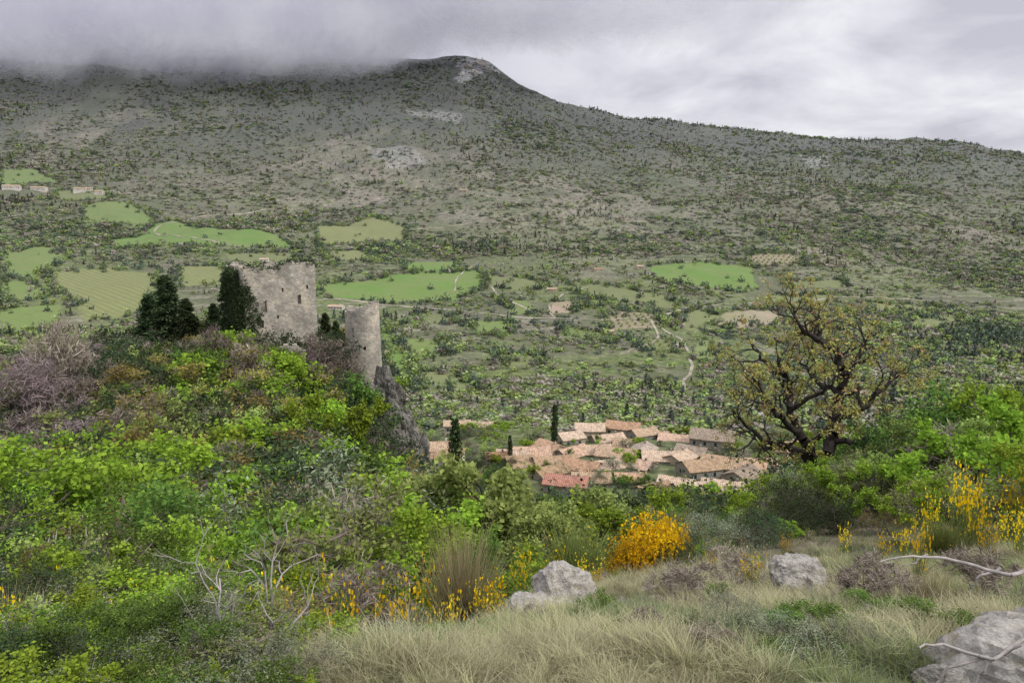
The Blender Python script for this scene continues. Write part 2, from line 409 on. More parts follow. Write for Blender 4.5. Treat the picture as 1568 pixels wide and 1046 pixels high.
ROADS = [
 ([(490,458),(560,462),(620,470),(720,478),(790,488),(850,490),(930,490),(1000,490),(1020,480),(1060,470)], 4.6),
 ([(475,382),(400,380),(350,378),(230,357),(268,340),(330,330),(420,320)], 4.2),
 ([(475,382),(490,378),(540,378)], 4),
 ([(748,420),(752,445),(790,465),(845,488)], 3),
 ([(1010,500),(1050,530),(1062,570),(1046,602)], 2.6),
 ([(640,352),(720,345),(800,330),(900,320)], 2.6),
 ([(1080,470),(1200,462),(1330,455),(1450,462)], 3.4),
 ([(0,285),(100,292),(200,296),(250,300)], 3.4),
 ([(850,490),(840,470),(860,450),(900,440)], 2.6),
 ([(740,400),(700,420),(690,450)], 2), ([(1000,490),(1010,520),(960,540)], 2.4),
 ([(670,660),(740,652),(820,655)], 3),
]
FARM = [(18,286,34,12,8),(60,288,32,12,8),(128,290,38,13,9),(152,294,18,10,8),(515,470,16,9,5),(845,443,12,8,5),(932,508,9,8,4.5),(710,290,16,10,6),(915,412,12,8,5),(700,657,11,8,5),(738,660,9,7,4),(405,398,12,8,6),(980,408,10,8,5)]
FARMS = [sight(px, py+4) for px, py, *_ in FARM]
FW = [([sight(*p) for p in poly], c, r) for poly, c, r in FIELDS]
RW = []
for pl, w in ROADS:
    pts = []
    for a, b in zip(pl[:-1], pl[1:]):
        A = sight(*a); B = sight(*b); n = max(2, int(math.hypot(A[0]-B[0], A[1]-B[1])/12))
        for k in range(n): pts.append((A[0]+(B[0]-A[0])*k/n, A[1]+(B[1]-A[1])*k/n))
    pts.append(sight(*pl[-1])); pp = np.array(pts)
    for _ in range(6): pp[1:-1] = (pp[:-2]+pp[1:-1]*2+pp[2:])/4
    pp[:, 0] += fbm(pp[:, 0]/40., pp[:, 1]/40., 2, 55)*10
    RW.append((pp, w))
def inpoly(X, Y, poly):
    ins = np.zeros(X.shape, bool); n = len(poly)
    for i in range(n):
        x1, y1 = poly[i]; x2, y2 = poly[(i+1) % n]
        c = ((y1 > Y) != (y2 > Y)) & (X < (x2-x1)*(Y-y1)/((y2-y1) if y2 != y1 else 1e-9)+x1); ins ^= c
    return ins
def jit(X, Y): return X+fbm(X/25., Y/25., 2, 3)*16, Y+fbm(X/25., Y/25., 2, 4)*22
def infield(X, Y):
    m = np.zeros(X.shape, bool); JX, JY = jit(X, Y)
    for poly, c, r in FW: m |= inpoly(JX, JY, poly) | inpoly(JX, JY+9, poly)
    for fx, fy in FARMS:
        m |= (np.abs(X-fx) < 22) & (Y > fy-45*min(1, fy/900)) & (Y < fy+10)
    for pp, w in RW:
        lo = pp.min(0)-8; hi = pp.max(0)+8
        k = np.nonzero((X > lo[0]) & (X < hi[0]) & (Y > lo[1]-14) & (Y < hi[1]+6))[0]
        if len(k):
            d = np.full(len(k), 1e9)
            for q in pp: d = np.minimum(d, ((X[k]-q[0])**2+((Y[k]-q[1]+5)*.6)**2))
            m[k] |= d < (w+2)**2
    return m
TAN = []
for px, py, rx, w_ in [(500,250,90,.8),(430,290,70,.65),(600,240,55,.9),(200,180,80,.45),(120,230,80,.45),(330,190,60,.35),(650,280,90,.5),(850,300,120,.55),(960,340,100,.75),(1100,260,80,.45),
  (1250,300,120,.5),(1400,320,100,.4),(1340,410,90,.5),(1050,330,80,.5),(740,250,60,.3),(260,270,60,.5),(960,400,40,.8),(1500,300,70,.3),(760,330,80,.4),(1540,370,60,.35),(900,410,60,.5),(1250,400,80,.45),(40,210,50,.5),(560,300,80,.65),(880,440,60,.5),(1100,440,50,.4),(1000,560,40,.5),(820,500,40,.3)]:
    x, y = sight(px, py); TAN.append((x, y, rx*y/K, rx*y/K*1.5, w_))
def tanw(X, Y):
    t = np.zeros(X.shape)
    for x, y, a, b, w_ in TAN: t += w_*np.exp(-((X-x)/a)**2-((Y-y)/b)**2)
    return np.clip(t*(1+fbm(X/60., Y/60., 4, 88)*5), 0, 1)

# ------------------------------------------------------------------ terrain mesh
ys = np.concatenate([np.geomspace(2, 75, 280)-10, np.geomspace(66, 450, 190), np.geomspace(453, 3150, 430), np.geomspace(3200, 5300, 24)])
ts = np.linspace(-1.0, 1.0, 800)
YY, TT = np.meshgrid(ys, ts, indexing='ij'); XX = TT*(YY+14)
ZZ = H(XX, YY)
nr, nc = YY.shape
V = np.stack([XX, YY, ZZ], -1).reshape(-1, 3)
i0 = (np.arange(nr-1)[:, None]*nc+np.arange(nc-1)[None]).ravel()
F = np.stack([i0, i0+1, i0+nc+1, i0+nc], -1)
tm, nt = newmat('hillside_ground'); q = N(nt)
geo = q.n('ShaderNodeNewGeometry'); pos = geo.outputs['Position']
sep = q.n('ShaderNodeSeparateXYZ'); q.l(pos, sep.inputs[0])
n1 = q.noise(pos, .009, 6, .62, .6); n2 = q.noise(pos, .05, 6, .65); n3 = q.noise(pos, .22, 4, .7); n4 = q.noise(pos, 1.7, 6, .7); n5 = q.noise(pos, .0035, 5, .6, .5)
tan = q.mix(q.ramp(n2, .35, .65), (.18, .155, .115), (.30, .25, .195))
tan = q.mix(q.ramp(n3, .5, .7, 0, .6), tan, (.36, .33, .29))
gry = q.mix(q.ramp(n2, .3, .7), (.088, .098, .050), (.15, .15, .092))
gry = q.mix(q.ramp(n5, .42, .58, 0, .6), gry, (.155, .13, .10))
ta = q.n('ShaderNodeAttribute', attribute_name='tanw')
base = q.mix(q.math('ADD', q.ramp(n1, .54, .70, 0, .5), ta.outputs['Fac'], True), gry, tan)
grn = q.mix(q.ramp(n3, .35, .65), (.085, .118, .038), (.17, .205, .07))
lowm = q.ramp(sep.outputs['Y'], 700, 1700, .95, .28)
gm = q.math('MULTIPLY', q.ramp(q.noise(pos, .007, 5, .65), .41, .53), lowm)
base = q.mix(gm, base, grn)
zt = q.math('ADD', q.math('MULTIPLY', sep.outputs['Z'], .30), q.math('MULTIPLY', n2, .9))
fr = q.math('FRACT', zt); bank = q.math('MULTIPLY', q.ramp(fr, .70, .80), q.ramp(fr, .86, .98, 1, 0))
tmk = q.math('MULTIPLY', q.math('MULTIPLY', bank, q.ramp(q.noise(pos, .005, 3), .42, .52)), q.math('MULTIPLY', q.ramp(sep.outputs['Y'], 480, 600), q.ramp(sep.outputs['Y'], 1600, 2000, 1, 0)))
base = q.mix(q.math('MULTIPLY', tmk, .7), base, (.29, .26, .205))
base = q.mix(q.math('MULTIPLY', q.ramp(q.math('ADD', n3, q.math('MULTIPLY', n2, .6)), .72, .95, 1, 0), .55), base, (.06, .07, .038))
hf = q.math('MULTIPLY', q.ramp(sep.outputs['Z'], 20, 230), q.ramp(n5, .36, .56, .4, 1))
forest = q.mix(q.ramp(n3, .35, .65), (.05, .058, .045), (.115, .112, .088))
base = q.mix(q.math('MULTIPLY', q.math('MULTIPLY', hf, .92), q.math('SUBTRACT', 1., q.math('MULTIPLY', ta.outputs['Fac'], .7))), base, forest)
nearc = q.mix(q.ramp(n4, .35, .65), (.07, .056, .035), (.18, .155, .10)); nearc = q.mix(q.ramp(n3, .42, .62, 0, .6), nearc, (.075, .09, .035))
base = q.mix(q.ramp(sep.outputs['Y'], 60, 200), nearc, base)
vil = q.math('MULTIPLY', q.ramp(sep.outputs['Y'], 60, 160), q.ramp(sep.outputs['Y'], 400, 520, 1, 0))
base = q.mix(q.math('MULTIPLY', vil, .8), base, q.mix(q.ramp(n3, .4, .6), (.06, .082, .032), (.15, .165, .075)))
fa = q.n('ShaderNodeAttribute', attribute_name='fcol'); fm = q.n('ShaderNodeAttribute', attribute_name='fmask')
ra = q.n('ShaderNodeAttribute', attribute_name='rows'); rk = q.n('ShaderNodeAttribute', attribute_name='rock')
wv = q.n('ShaderNodeTexWave'); wv.bands_direction = 'DIAGONAL'; q.l(pos, wv.inputs['Vector']); wv.inputs['Scale'].default_value = .055
wv.inputs['Distortion'].default_value = .6
fcol = q.mix(q.math('MULTIPLY', q.math('MULTIPLY', q.ramp(wv.outputs['Fac'], .35, .65), ra.outputs['Fac']), .5), fa.outputs['Color'], (.11, .11, .06))
fcol = q.mix(q.ramp(q.noise(pos, .02, 5, .6), .36, .60, 0, .5), fcol, (.175, .19, .075)); fcol = q.mix(q.ramp(n3, .4, .7, 0, .4), fcol, (.08, .12, .036))
base = q.mix(q.math('MULTIPLY', fm.outputs['Fac'], q.ramp(n3, .2, .45, .55, 1.)), base, fcol)
rockc = q.mix(q.ramp(q.noise(pos, .12, 5, .75), .42, .58), (.14, .14, .125), (.50, .49, .47))
base = q.mix(rk.outputs['Fac'], base, rockc)
base = q.mix(q.ramp(sep.outputs['Y'], 500, 3100, 0, .34), base, (.13, .142, .165))  # blue-grey aerial haze painted into the ground colour, stronger with distance
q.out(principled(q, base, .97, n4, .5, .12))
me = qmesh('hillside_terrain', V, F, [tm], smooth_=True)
fc = np.zeros((len(V), 4), np.float32); fc[:, 3] = 1; fmk = np.zeros(len(V), np.float32); rw = np.zeros(len(V), np.float32)
jx, jy = jit(V[:, 0], V[:, 1])
for poly, c, r in FW:
    pa = np.array(poly); lo = pa.min(0)-20; hi = pa.max(0)+20
    k = np.nonzero((V[:, 0] > lo[0]) & (V[:, 0] < hi[0]) & (V[:, 1] > lo[1]) & (V[:, 1] < hi[1]))[0]
    if len(k) == 0: continue
    k = k[inpoly(jx[k], jy[k], poly)]
    fc[k, :3] = c; fmk[k] = 1; rw[k] = 1 if r else 0
rock = np.zeros(len(V), np.float32)
def rockpatch(poly, amt):
    w = [sight(*p) for p in poly]; ins = inpoly(V[:, 0]+fbm(V[:, 0]/40., V[:, 1]/40., 3, 13)*60, V[:, 1]+fbm(V[:, 0]/40., V[:, 1]/40., 3, 14)*60, w)
    rock[ins] = np.maximum(rock[ins], amt)
rockpatch([(696,122),(708,96),(742,90),(778,98),(770,114),(735,114),(712,130)], 1.)
rockpatch([(625,168),(700,172),(705,190),(640,180)], .45)
rockpatch([(1225,240),(1260,235),(1275,255),(1240,262)], .5)
rockpatch([(565,228),(640,225),(650,250),(590,262)], .35)
rockpatch([(150,90),(190,85),(200,98),(155,100)], .8)
twt = np.where(V[:, 1] > 500, tanw(V[:, 0], V[:, 1]), 0)
for nm_, arr in (('fmask', fmk), ('rows', rw), ('rock', rock), ('tanw', twt)):
    a = me.attributes.new(nm_, 'FLOAT', 'POINT'); a.data.foreach_set('value', arr.astype(np.float32))
a = me.attributes.new('fcol', 'FLOAT_COLOR', 'POINT'); a.data.foreach_set('color', fc.ravel())
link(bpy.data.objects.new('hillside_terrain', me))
dm, nt = newmat('pale_gravel'); q = N(nt); g = q.n('ShaderNodeNewGeometry')
q.out(principled(q, q.mix(q.ramp(q.noise(g.outputs['Position'], .05, 5), .4, .62), (.19, .175, .12), (.35, .315, .25)), .95))
for pp, w in RW:
    d = np.gradient(pp, axis=0); d /= np.linalg.norm(d, axis=1, keepdims=True)+1e-9; nn = np.stack([-d[:, 1], d[:, 0]], 1)
    rows = []
    for o in (-.5, -.17, .17, .5):
        e = pp+nn*w*o; rows.append(np.column_stack([e, H(e[:, 0], e[:, 1])+.45]))
    V2 = np.stack(rows, 1).reshape(-1, 3); n = len(pp); o = (np.arange(n-1)*4)[:, None]
    F2 = np.concatenate([o+np.array([[k, k+1, k+5, k+4]]) for k in range(3)])
    link(bpy.data.objects.new('gravel_track', qmesh('gravel_track', V2, F2, [dm], smooth_=True)))

# ------------------------------------------------------------------ far vegetation
FK = ['f_dark', 'f_green', 'f_lime', 'f_brown', 'f_tan']
protos = []
for i, k in enumerate(FK):
    for j in range(2): protos.append(clump_mesh('far_%s_%d' % (k, j), 50+i*7+j, k, 44, .28))
protos.append(conifer_mesh('far_pine', 90, 'f_dark', .28, 160, .16))
farc = coll_of('far_tree', protos)
sc = T[200]
def sample_y(n, y0, y1):
    yy = np.geomspace(y0, y1, 400); s = np.interp(np.log(yy), LG, sc); cdf = s-s.min()+np.linspace(0, .06, 400)
    cdf = np.maximum.accumulate(cdf); cdf = (cdf-cdf[0])/(cdf[-1]-cdf[0]); return np.interp(R.uniform(0, 1, n), cdf, yy)
def far_scatter(name, n, y0, y1, smin, smax, probs, keep, clump=1., thr=-.0):
    y = sample_y(n, y0, y1); u = R.uniform(-.78, .78, n); x = u*y
    x = x+R.normal(0, 3, n); d = (fbm(x/110., y/110., 4, 41)*1.3+fbm(x/26., y/26., 2, 42)*.6+fbm(x/330., y/400., 2, 46)*.9)*clump
    k = (d > R.uniform(-.55, .35, n)*keep+thr) & ~infield(x, y) & (R.uniform(0, 1, n) > tanw(x, y)*.6)
    x, y, d = x[k], y[k], d[k]; m = len(x)
    cls = np.array([np.searchsorted(np.cumsum(probs), v) for v in np.clip(R.uniform(0, .999, m)+fbm(x/180., y/220., 4, 44)*1.2, 0, .999)])
    cls = np.clip(cls, 0, len(probs)-1)
    idx = np.where(cls < 5, cls*2+R.integers(0, 2, m), 10)
    s = R.uniform(smin, smax, m)*(.45+.6*R.uniform(0, 1, m)**2)*(.9+1.0*np.clip(d, 0, .6))
    s3 = np.stack([s*1.25, s*1.25, s*R.uniform(.5, .85, m)], 1)
    s3[idx == 10] *= np.array([1.1, 1.1, 1.5])
    scatter(name, np.column_stack([x, y, H(x, y)-.2]), R.uniform(0, 6.28, m), s3, idx, farc)
far_scatter('mountain_woodland', 84000, 1150, 3050, 5, 12, [.19, .26, .07, .35, .125, .005], 1., 1., -.1)
far_scatter('valley_woodland', 48000, 520, 1350, 3.5, 7.5, [.13, .27, .18, .29, .12, .01], .65, 1.7)
far_scatter('valley_grove', 15000, 290, 580, 4, 8.5, [.09, .25, .23, .36, .06, .01], .8, 1.1, -.1)
hx, hy = [], []
for poly, c, r in FW:
    for a_, b_ in zip(poly, poly[1:]+poly[:1]):
        L_ = math.hypot(a_[0]-b_[0], a_[1]-b_[1]); n = int(L_/3)
        if random.random() < .12: continue
        for k in range(n):
            if random.random() < .2: continue
            t = random.random(); hx.append(a_[0]+(b_[0]-a_[0])*t+random.gauss(0, 3.5)); hy.append(a_[1]+(b_[1]-a_[1])*t+random.gauss(0, 5))
    pa = np.array(poly); c0 = pa.mean(0)
    for _ in range(6):
        q_ = pa[random.randrange(len(pa))]; t = random.random()**.5; hx.append(c0[0]+(q_[0]-c0[0])*t); hy.append(c0[1]+(q_[1]-c0[1])*t)
hx = np.array(hx); hy = np.array(hy); m = len(hx)
scatter('hedgerow', np.column_stack([hx, hy, H(hx, hy)-.2]), R.uniform(0, 6, m), R.uniform(2.5, 8.5, m), R.choice([0, 1, 0, 2, 3, 4, 6], m), farc)
oxs, oys = [], []
for (poly, c, r) in FW:
    if r != 2: continue
    pa = np.array(poly); lo = pa.min(0); hi = pa.max(0); gx, gy = np.meshgrid(np.arange(lo[0], hi[0], 8), np.arange(lo[1], hi[1], 14)); gx = gx.ravel(); gy = gy.ravel()
    k = inpoly(gx, gy, poly); oxs += list(gx[k]); oys += list(gy[k])
oxs = np.array(oxs); oys = np.array(oys)
scatter('orchard', np.column_stack([oxs, oys, H(oxs, oys)]), R.uniform(0, 6, len(oxs)), R.uniform(3, 4, len(oxs)), R.choice([2, 3, 4], len(oxs)), farc)
tx, ty, tsz = [], [], []
for _ in range(420):
    u = R.uniform(.1, .75); y = R.uniform(2900, 3040); tx.append(u*y); ty.append(y); tsz.append(R.uniform(6, 13))
for cx_, cy_, n, sp in [(725,378,60,26),(905,385,8,10),(1510,520,240,38),(1450,540,80,30),(1140,262,60,30),(1080,270,14,18),(590,240,10,12),(210,235,20,25),(500,190,70,60),(1280,240,70,50),(880,320,12,30),(80,350,30,25),(300,250,14,40),(600,130,90,60),(850,200,80,60),(380,150,80,70),(1450,260,60,60),(200,405,50,60),(560,490,40,40),(1180,600,40,50)]:
    for _ in range(n):
        a_, b_ = sight(cx_+R.normal(0, sp), cy_+R.normal(0, sp*.25)); tx.append(a_); ty.append(b_); tsz.append(R.uniform(7, 11)*(.7 if b_ < 700 else 1))
tx = np.array(tx); ty = np.array(ty); kk = ~infield(tx, ty); tx = tx[kk]; ty = ty[kk]; tsz = np.array(tsz)[kk]
scatter('distant_pine_row', np.column_stack([tx, ty, H(tx, ty)-.3]), R.uniform(0, 6, len(tx)), tsz, np.where(R.uniform(0, 1, len(tx)) < .3, 10, R.integers(0, 3, len(tx))), farc)

# ------------------------------------------------------------------ mid & near vegetation prototypes
mid = [
 plant_mesh('mid_lime', 1, 'lime', depth=4, nl=1900, ls=.06, sig=.045, spread=.75, aspect=.75, sides=3),
 plant_mesh('mid_green', 2, 'green', depth=4, nl=1900, ls=.06, sig=.055, spread=.8, aspect=.7, sides=3, stems=2),
 plant_mesh('mid_dark', 3, 'dark', depth=4, nl=2100, ls=.055, sig=.05, spread=.8, aspect=.7, sides=3, stems=3),
 plant_mesh('mid_bare', 4, 'twig', depth=5, nl=0, twigs=900, spread=.6, sides=3, stems=2, r=.022),
 plant_mesh('mid_plum', 5, 'plum', bark='bark', depth=5, nl=1200, ls=.10, sig=.03, spread=.55, sides=3, aspect=.08, stems=3, r=.015, kids=(2, 3)),
 plant_mesh('mid_olive', 6, 'olive', depth=4, nl=1900, ls=.05, sig=.05, spread=.85, sides=3, stems=3),
 plant_mesh('mid_ochre', 7, 'ochre', depth=4, nl=1100, ls=.05, sig=.05, spread=.7, sides=3, twigs=400),
 plant_mesh('mid_pale', 8, 'pale', depth=4, nl=1500, ls=.055, sig=.045, spread=.8, sides=3),
]
midc = coll_of('mid_tree', mid)
near = [
 plant_mesh('near_lime', 21, 'lime', depth=5, nl=8500, ls=.03, sig=.03, spread=.75, aspect=.75, stems=2, r=.02, kids=(2, 3)),
 plant_mesh('near_pale', 22, 'pale', depth=5, nl=6000, ls=.031, sig=.025, spread=.8, aspect=.75, bark='barkd', r=.03, kids=(2, 3)),
 plant_mesh('near_green', 23, 'green', depth=5, nl=8500, ls=.03, sig=.035, spread=.8, stems=3, r=.018, kids=(2, 3)),
 plant_mesh('near_dark', 24, 'dark', depth=4, nl=9000, ls=.026, sig=.04, spread=.85, stems=5, r=.015, aspect=.5),
 plant_mesh('near_bare', 25, 'twig', depth=6, nl=0, twigs=2200, spread=.6, sides=3, stems=3, r=.014, kids=(2, 3)),
 plant_mesh('near_olive', 26, 'olive', depth=4, nl=7500, ls=.028, sig=.04, spread=.8, stems=5, r=.013, aspect=.35),
 plant_mesh('near_ochre', 27, 'ochre', depth=5, nl=3500, ls=.028, sig=.03, spread=.7, stems=2, r=.02, twigs=900, kids=(2, 3)),
 plant_mesh('near_pale_b', 28, 'pale', depth=5, nl=3800, ls=.032, sig=.03, spread=.8, stems=3, r=.017, kids=(2, 3), twigs=900),
 stalk_mesh('near_broom', 29, 'broomg', 1300, 160, .32, .022, .01),
 stalk_mesh('near_broom_brown', 30, 'broomb', 1000, 0, .28, .02, .008),
 plant_mesh('near_lime_b', 31, 'lime', depth=5, nl=6500, ls=.032, sig=.025, spread=.8, aspect=.8, r=.028, kids=(2, 3)),
]
nearc = coll_of('near_shrub', near)
TLx = [-200,0,100,200,300,345,370,430,480,520,530,560,575,592,610,650,700,760,800,850,900,950,1000,1050,1100,1160,1200,1250,1330,1400,1450,1568,1800]
TLy = [545,540,525,520,515,510,505,528,500,510,552,585,612,640,672,714,720,718,735,760,770,765,775,790,790,785,745,715,680,650,645,610,600]
TBx = [-200,0,200,345,350,485,490,520,600,610,650,700,1160,1568,1800]
TBy = [550,545,500,460,470,480,478,490,520,600,700,760,775,640,600]
def fit(x, y, z, h):
    D = y*cP-z*sP; px = 784+x/D*K; lim = np.where(y > 142, np.interp(px, TBx, TBy), np.interp(px, TLx, TLy))
    lim = np.where(y > 178, 630, lim)
    lim = np.where(y < 17, np.maximum(lim, np.interp(px, [0, 300, 600, 900, 1200, 1400, 1568], [840, 860, 850, 835, 800, 740, 700])), lim)
    lim = np.where(y < 8, np.maximum(lim, np.interp(px, [0, 600, 900, 1200, 1568], [880, 900, 890, 860, 820])), lim)
    lim = np.where(y < 4.2, np.maximum(lim, 925), lim)
    zt = slope(lim)*y; return np.minimum(h, (zt-z)*R.uniform(.8, 1., len(x))), px
def mass(name, n, y0, y1, h0, h1, coll, pick, keepout=None, wide=(.9, 1.35), hmod=None):
    y = np.exp(R.uniform(math.log(y0), math.log(y1), n)); x = R.uniform(-.86, .86, n)*y
    z = H(x, y); h = R.uniform(h0, h1, n); h, px = fit(x, y, z, h)
    k = h > h0*.35
    if keepout is not None: k &= ~keepout(x, y, px)
    x, y, z, h, px = x[k], y[k], z[k], h[k], px[k]
    idx = pick(x, y, px); m = len(x); w = h*R.uniform(*wide, m)
    scatter(name, np.column_stack([x, y, z-.1*np.clip(y/8, .2, 1)]), R.uniform(0, 6.28, m), np.stack([w, w, h], 1), idx, coll)
def pick_mid(x, y, px):
    n = len(x); r = np.clip(R.uniform(0, 1, n)+fbm(x/14., y/14., 2, 61)*.5, 0, .999)
    pA = [.18, .24, .15, .18, .02, .07, .09, .07]; pB = [.02, .06, .12, .34, .38, .0, .06, .02]; pC = [.09, .18, .20, .34, .03, .03, .09, .04]
    out = np.zeros(n, int)
    for i in range(n):
        p = pB if (px[i] < 170 and y[i] > 100) else (pC if y[i] > 92 and px[i] < 640 else pA)
        out[i] = min(7, np.searchsorted(np.cumsum(p), r[i]*sum(p)))
    return out
def ko_mid(x, y, px):
    a = (y > 127) & (y < 155) & (px > 350) & (px < 500)
    b = (y > 126) & (y < 142) & (px > 515) & (px < 600)
    c = (y > 178)
    d = (y > 108) & (y < 140) & (px > 574) & (px < 655)
    return a | b | c | d
mass('hill_woodland', 3400, 58, 180, 3.8, 8.5, midc, pick_mid, ko_mid)
mass('hill_scrub', 3800, 60, 178, 1.2, 2.8, midc, pick_mid, lambda x, y, px: (y > 130) & (y < 146) & (px > 365) & (px < 600) | ((y > 108) & (px > 580) & (px < 652) & (R.uniform(0, 1, len(x)) < .65)))
mass('village_garden_trees', 2100, 178, 300, 2.0, 4.6, midc, lambda x, y, px: R.choice([0, 1, 2, 3, 5, 7], len(x)), lambda x, y, px: (px < 600) | ((px > 780) & (px < 1160) & (y > 198) & (R.uniform(0, 1, len(x)) < .75)))
def pick_near(x, y, px):
    n = len(x); r = R.uniform(0, 1, n)
    p = np.array([.12, .19, .13, .07, .12, .09, .07, .13, .03, .02, .09]); return np.minimum(10, np.searchsorted(np.cumsum(p/p.sum()), r))
GLx = [-300,300,420,500,650,800,940,1100,1200,1400,1568,1900]; GLy = [1140,1100,1060,1020,975,915,885,872,848,825,805,770]
def ingrass(x, y, z):
    D = y*cP-z*sP; px = 784+x/D*K; return rowof(z/y) > np.interp(px, GLx, GLy)
mass('slope_thicket', 800, 19, 60, 2.2, 4.8, nearc, pick_near, lambda x, y, px: ingrass(x, y, H(x, y)))
mass('slope_low_shrubs', 520, 7, 24, .5, 1.6, nearc, lambda x, y, px: R.choice([0, 1, 2, 3, 4, 5, 6, 7, 9, 10], len(x)), lambda x, y, px: ingrass(x, y, H(x, y)-.15) | ((px > 1230) & (px < 1350) & (y > 16)))
rockpx = lambda px, y: ((px > 760) & (px < 930) & (y < 8.6)) | ((px > 1150) & (px < 1270) & (y < 8.6) & (y > 3.8)) | (px > 1430)
mass('foreground_shrubs', 300, 3.2, 9, .2, .8, nearc, lambda x, y, px: R.choice([0, 2, 3, 4, 4, 5, 5, 7, 9, 10], len(x)), lambda x, y, px: (ingrass(x, y, H(x, y)-.05*y)) | rockpx(px, y), (1., 1.7))
mass('foreground_left_shrubs', 260, 2.3, 4.6, .14, .42, nearc, lambda x, y, px: R.choice([0, 2, 3, 4, 5, 5, 7, 10], len(x)), lambda x, y, px: px > 470+R.uniform(-60, 60, len(x)), (1., 1.7))
mass('thyme_patch', 330, 3., 14, .10, .30, nearc, lambda x, y, px: R.choice([2, 3, 3, 4, 4, 2, 5, 9], len(x)), lambda x, y, px: rockpx(px, y) | (~ingrass(x, y, H(x, y))), (1.3, 2.2))

def put(name, me, px, y, top=None, h=None, wide=1., rot=None, sink=.05):
    x, y, z = at(px, y)
    if h is None: h = zrow(top, y)-z
    o = link(bpy.data.objects.new(name, me)); o.location = (x, y, z-sink); o.scale = (h*wide, h*wide, h)
    o.rotation_euler = (0, 0, random.uniform(0, 6.28) if rot is None else rot); return o
nm = {'lime': near[0], 'pale': near[1], 'green': near[2], 'dark': near[3], 'bare': near[4], 'olive': near[5], 'ochre': near[6], 'pale2': near[7], 'broom': near[8], 'broomb': near[9], 'lime2': near[10], 'plum': mid[4]}
for nmn, k, px, y, top, w in [
 ('maple_tree','lime',120,52,678,1.25), ('maple_tree','lime2',60,46,770,1.1), ('ash_tree','ochre',215,96,603,1.2), ('ash_tree','pale2',350,90,645,1.0),
 ('bare_plum_tree','plum',30,112,545,.9), ('bare_plum_tree','plum',75,116,550,.8), ('bare_tree','bare',115,120,500,.8), ('bare_plum_tree','plum',0,108,555,.9), ('bare_tree','bare',330,118,505,.7),
 ('maple_tree','lime2',530,95,608,.9), ('maple_tree','lime',395,112,605,1.0), ('holm_oak_tree','dark',300,80,690,1.2), ('oak_tree','lime2',425,62,712,1.2), ('ash_tree','ochre',620,40,745,1.),
 ('holm_oak_tree','dark',250,60,740,1.1), ('holm_oak_tree','dark',20,36,800,1.2), ('olive_tree','olive',280,45,770,1.2),
 ('oak_tree','pale',735,22,712,1.1), ('oak_tree','pale',625,27,735,1.2), ('oak_tree','lime2',550,24,775,1.1), ('downy_oak_tree','pale2',470,15,785,1.1),
 ('olive_tree','olive',480,26,735,1.2), ('oak_tree','lime',350,17,795,1.0), ('oak_tree','pale',895,22,762,1.2), ('oak_tree','lime2',960,20,760,1.1),
 ('oak_tree','pale',1020,30,785,1.2), ('juniper_bush','dark',1130,15.5,785,1.6), ('juniper_bush','olive',1090,14.5,790,1.3), ('juniper_bush','dark',1185,17,775,1.3),
 ('oak_tree','pale',820,18,785,1.1), ('oak_tree','lime',690,16,800,1.2), ('oak_tree','pale',1335,20,700,1.0),
 ('oak_tree','pale',1385,24,655,1.1), ('oak_tree','lime2',1445,22,648,1.1), ('oak_tree','pale',1500,20,640,1.1), ('oak_tree','lime2',1565,17,612,1.2),
 ('oak_tree','pale2',1540,13,715,1.1), ('shrub','lime2',1460,14,735,1.2), ('shrub','pale2',1410,16,720,1.1), ('shrub','lime',1600,12,690,1.2),
 ('lavender_shrub','olive',245,6.5,890,1.2), ('shrub','lime2',150,9,868,1.1), ('shrub','green',50,11,850,1.3), ('shrub','dark',20,14,800,1.3),
 ('shrub','pale2',330,10,865,1.1), ('shrub','lime2',590,11,850,1.1), ('shrub','green',440,8,900,1.2), ('shrub','bare',560,8,880,1.2), ('bare_shrub','bare',1320,6.5,845,1.5),
 ('bare_shrub','bare',1130,9,835,1.4), ('bare_shrub','bare',1225,20,755,1.2), ('bare_shrub','bare',980,4.2,925,1.0), ('broom_bush','broomb',705,9,800,.7),
 ('broom_bush','broom',880,12,800,1.), ('broom_bush','broom',1440,11,790,1.0), ('broom_bush','broomb',1430,5.5,865,1.), ('heather_bush','olive',1130,4.6,925,1.6),
 ('shrub','dark',1040,12,830,1.2), ('bare_shrub','bare',100,5.5,930,1.4), ('shrub','green',760,12,850,1.1), ('lavender_shrub','olive',150,5,960,1.4), ('thyme_bush','green',1270,4.2,935,1.5), ('thyme_bush','bare',830,5.2,925,1.4), ('thyme_bush','dark',1380,3.9,950,1.5),
 ('thyme_bush','bare',700,4.6,960,1.6), ('thyme_bush','dark',620,4.4,970,1.5), ('thyme_bush','bare',1060,6.5,870,1.6), ('bare_shrub','bare',1500,6.5,835,1.3),
 ('lavender_shrub','olive',260,3.6,960,1.2), ('shrub','green',80,3.8,980,1.4), ('shrub','lime2',190,4.4,935,1.), ('thyme_bush','dark',930,4.6,940,1.6)]:
    put(nmn, nm[k], px, y, top, wide=w)
bigb = stalk_mesh('broom_in_flower', 71, 'broomg', 700, 3600, .45, .05, .01)
smb = stalk_mesh('broom_sprig', 72, 'broomg', 110, 190, .38, .05, .009)
for px, y, top, w in [(1000,12.5,782,.7),(965,12,815,.7),(1022,13,790,.6),(945,12,845,.7)]: put('flowering_broom', bigb, px, y, top, wide=w)
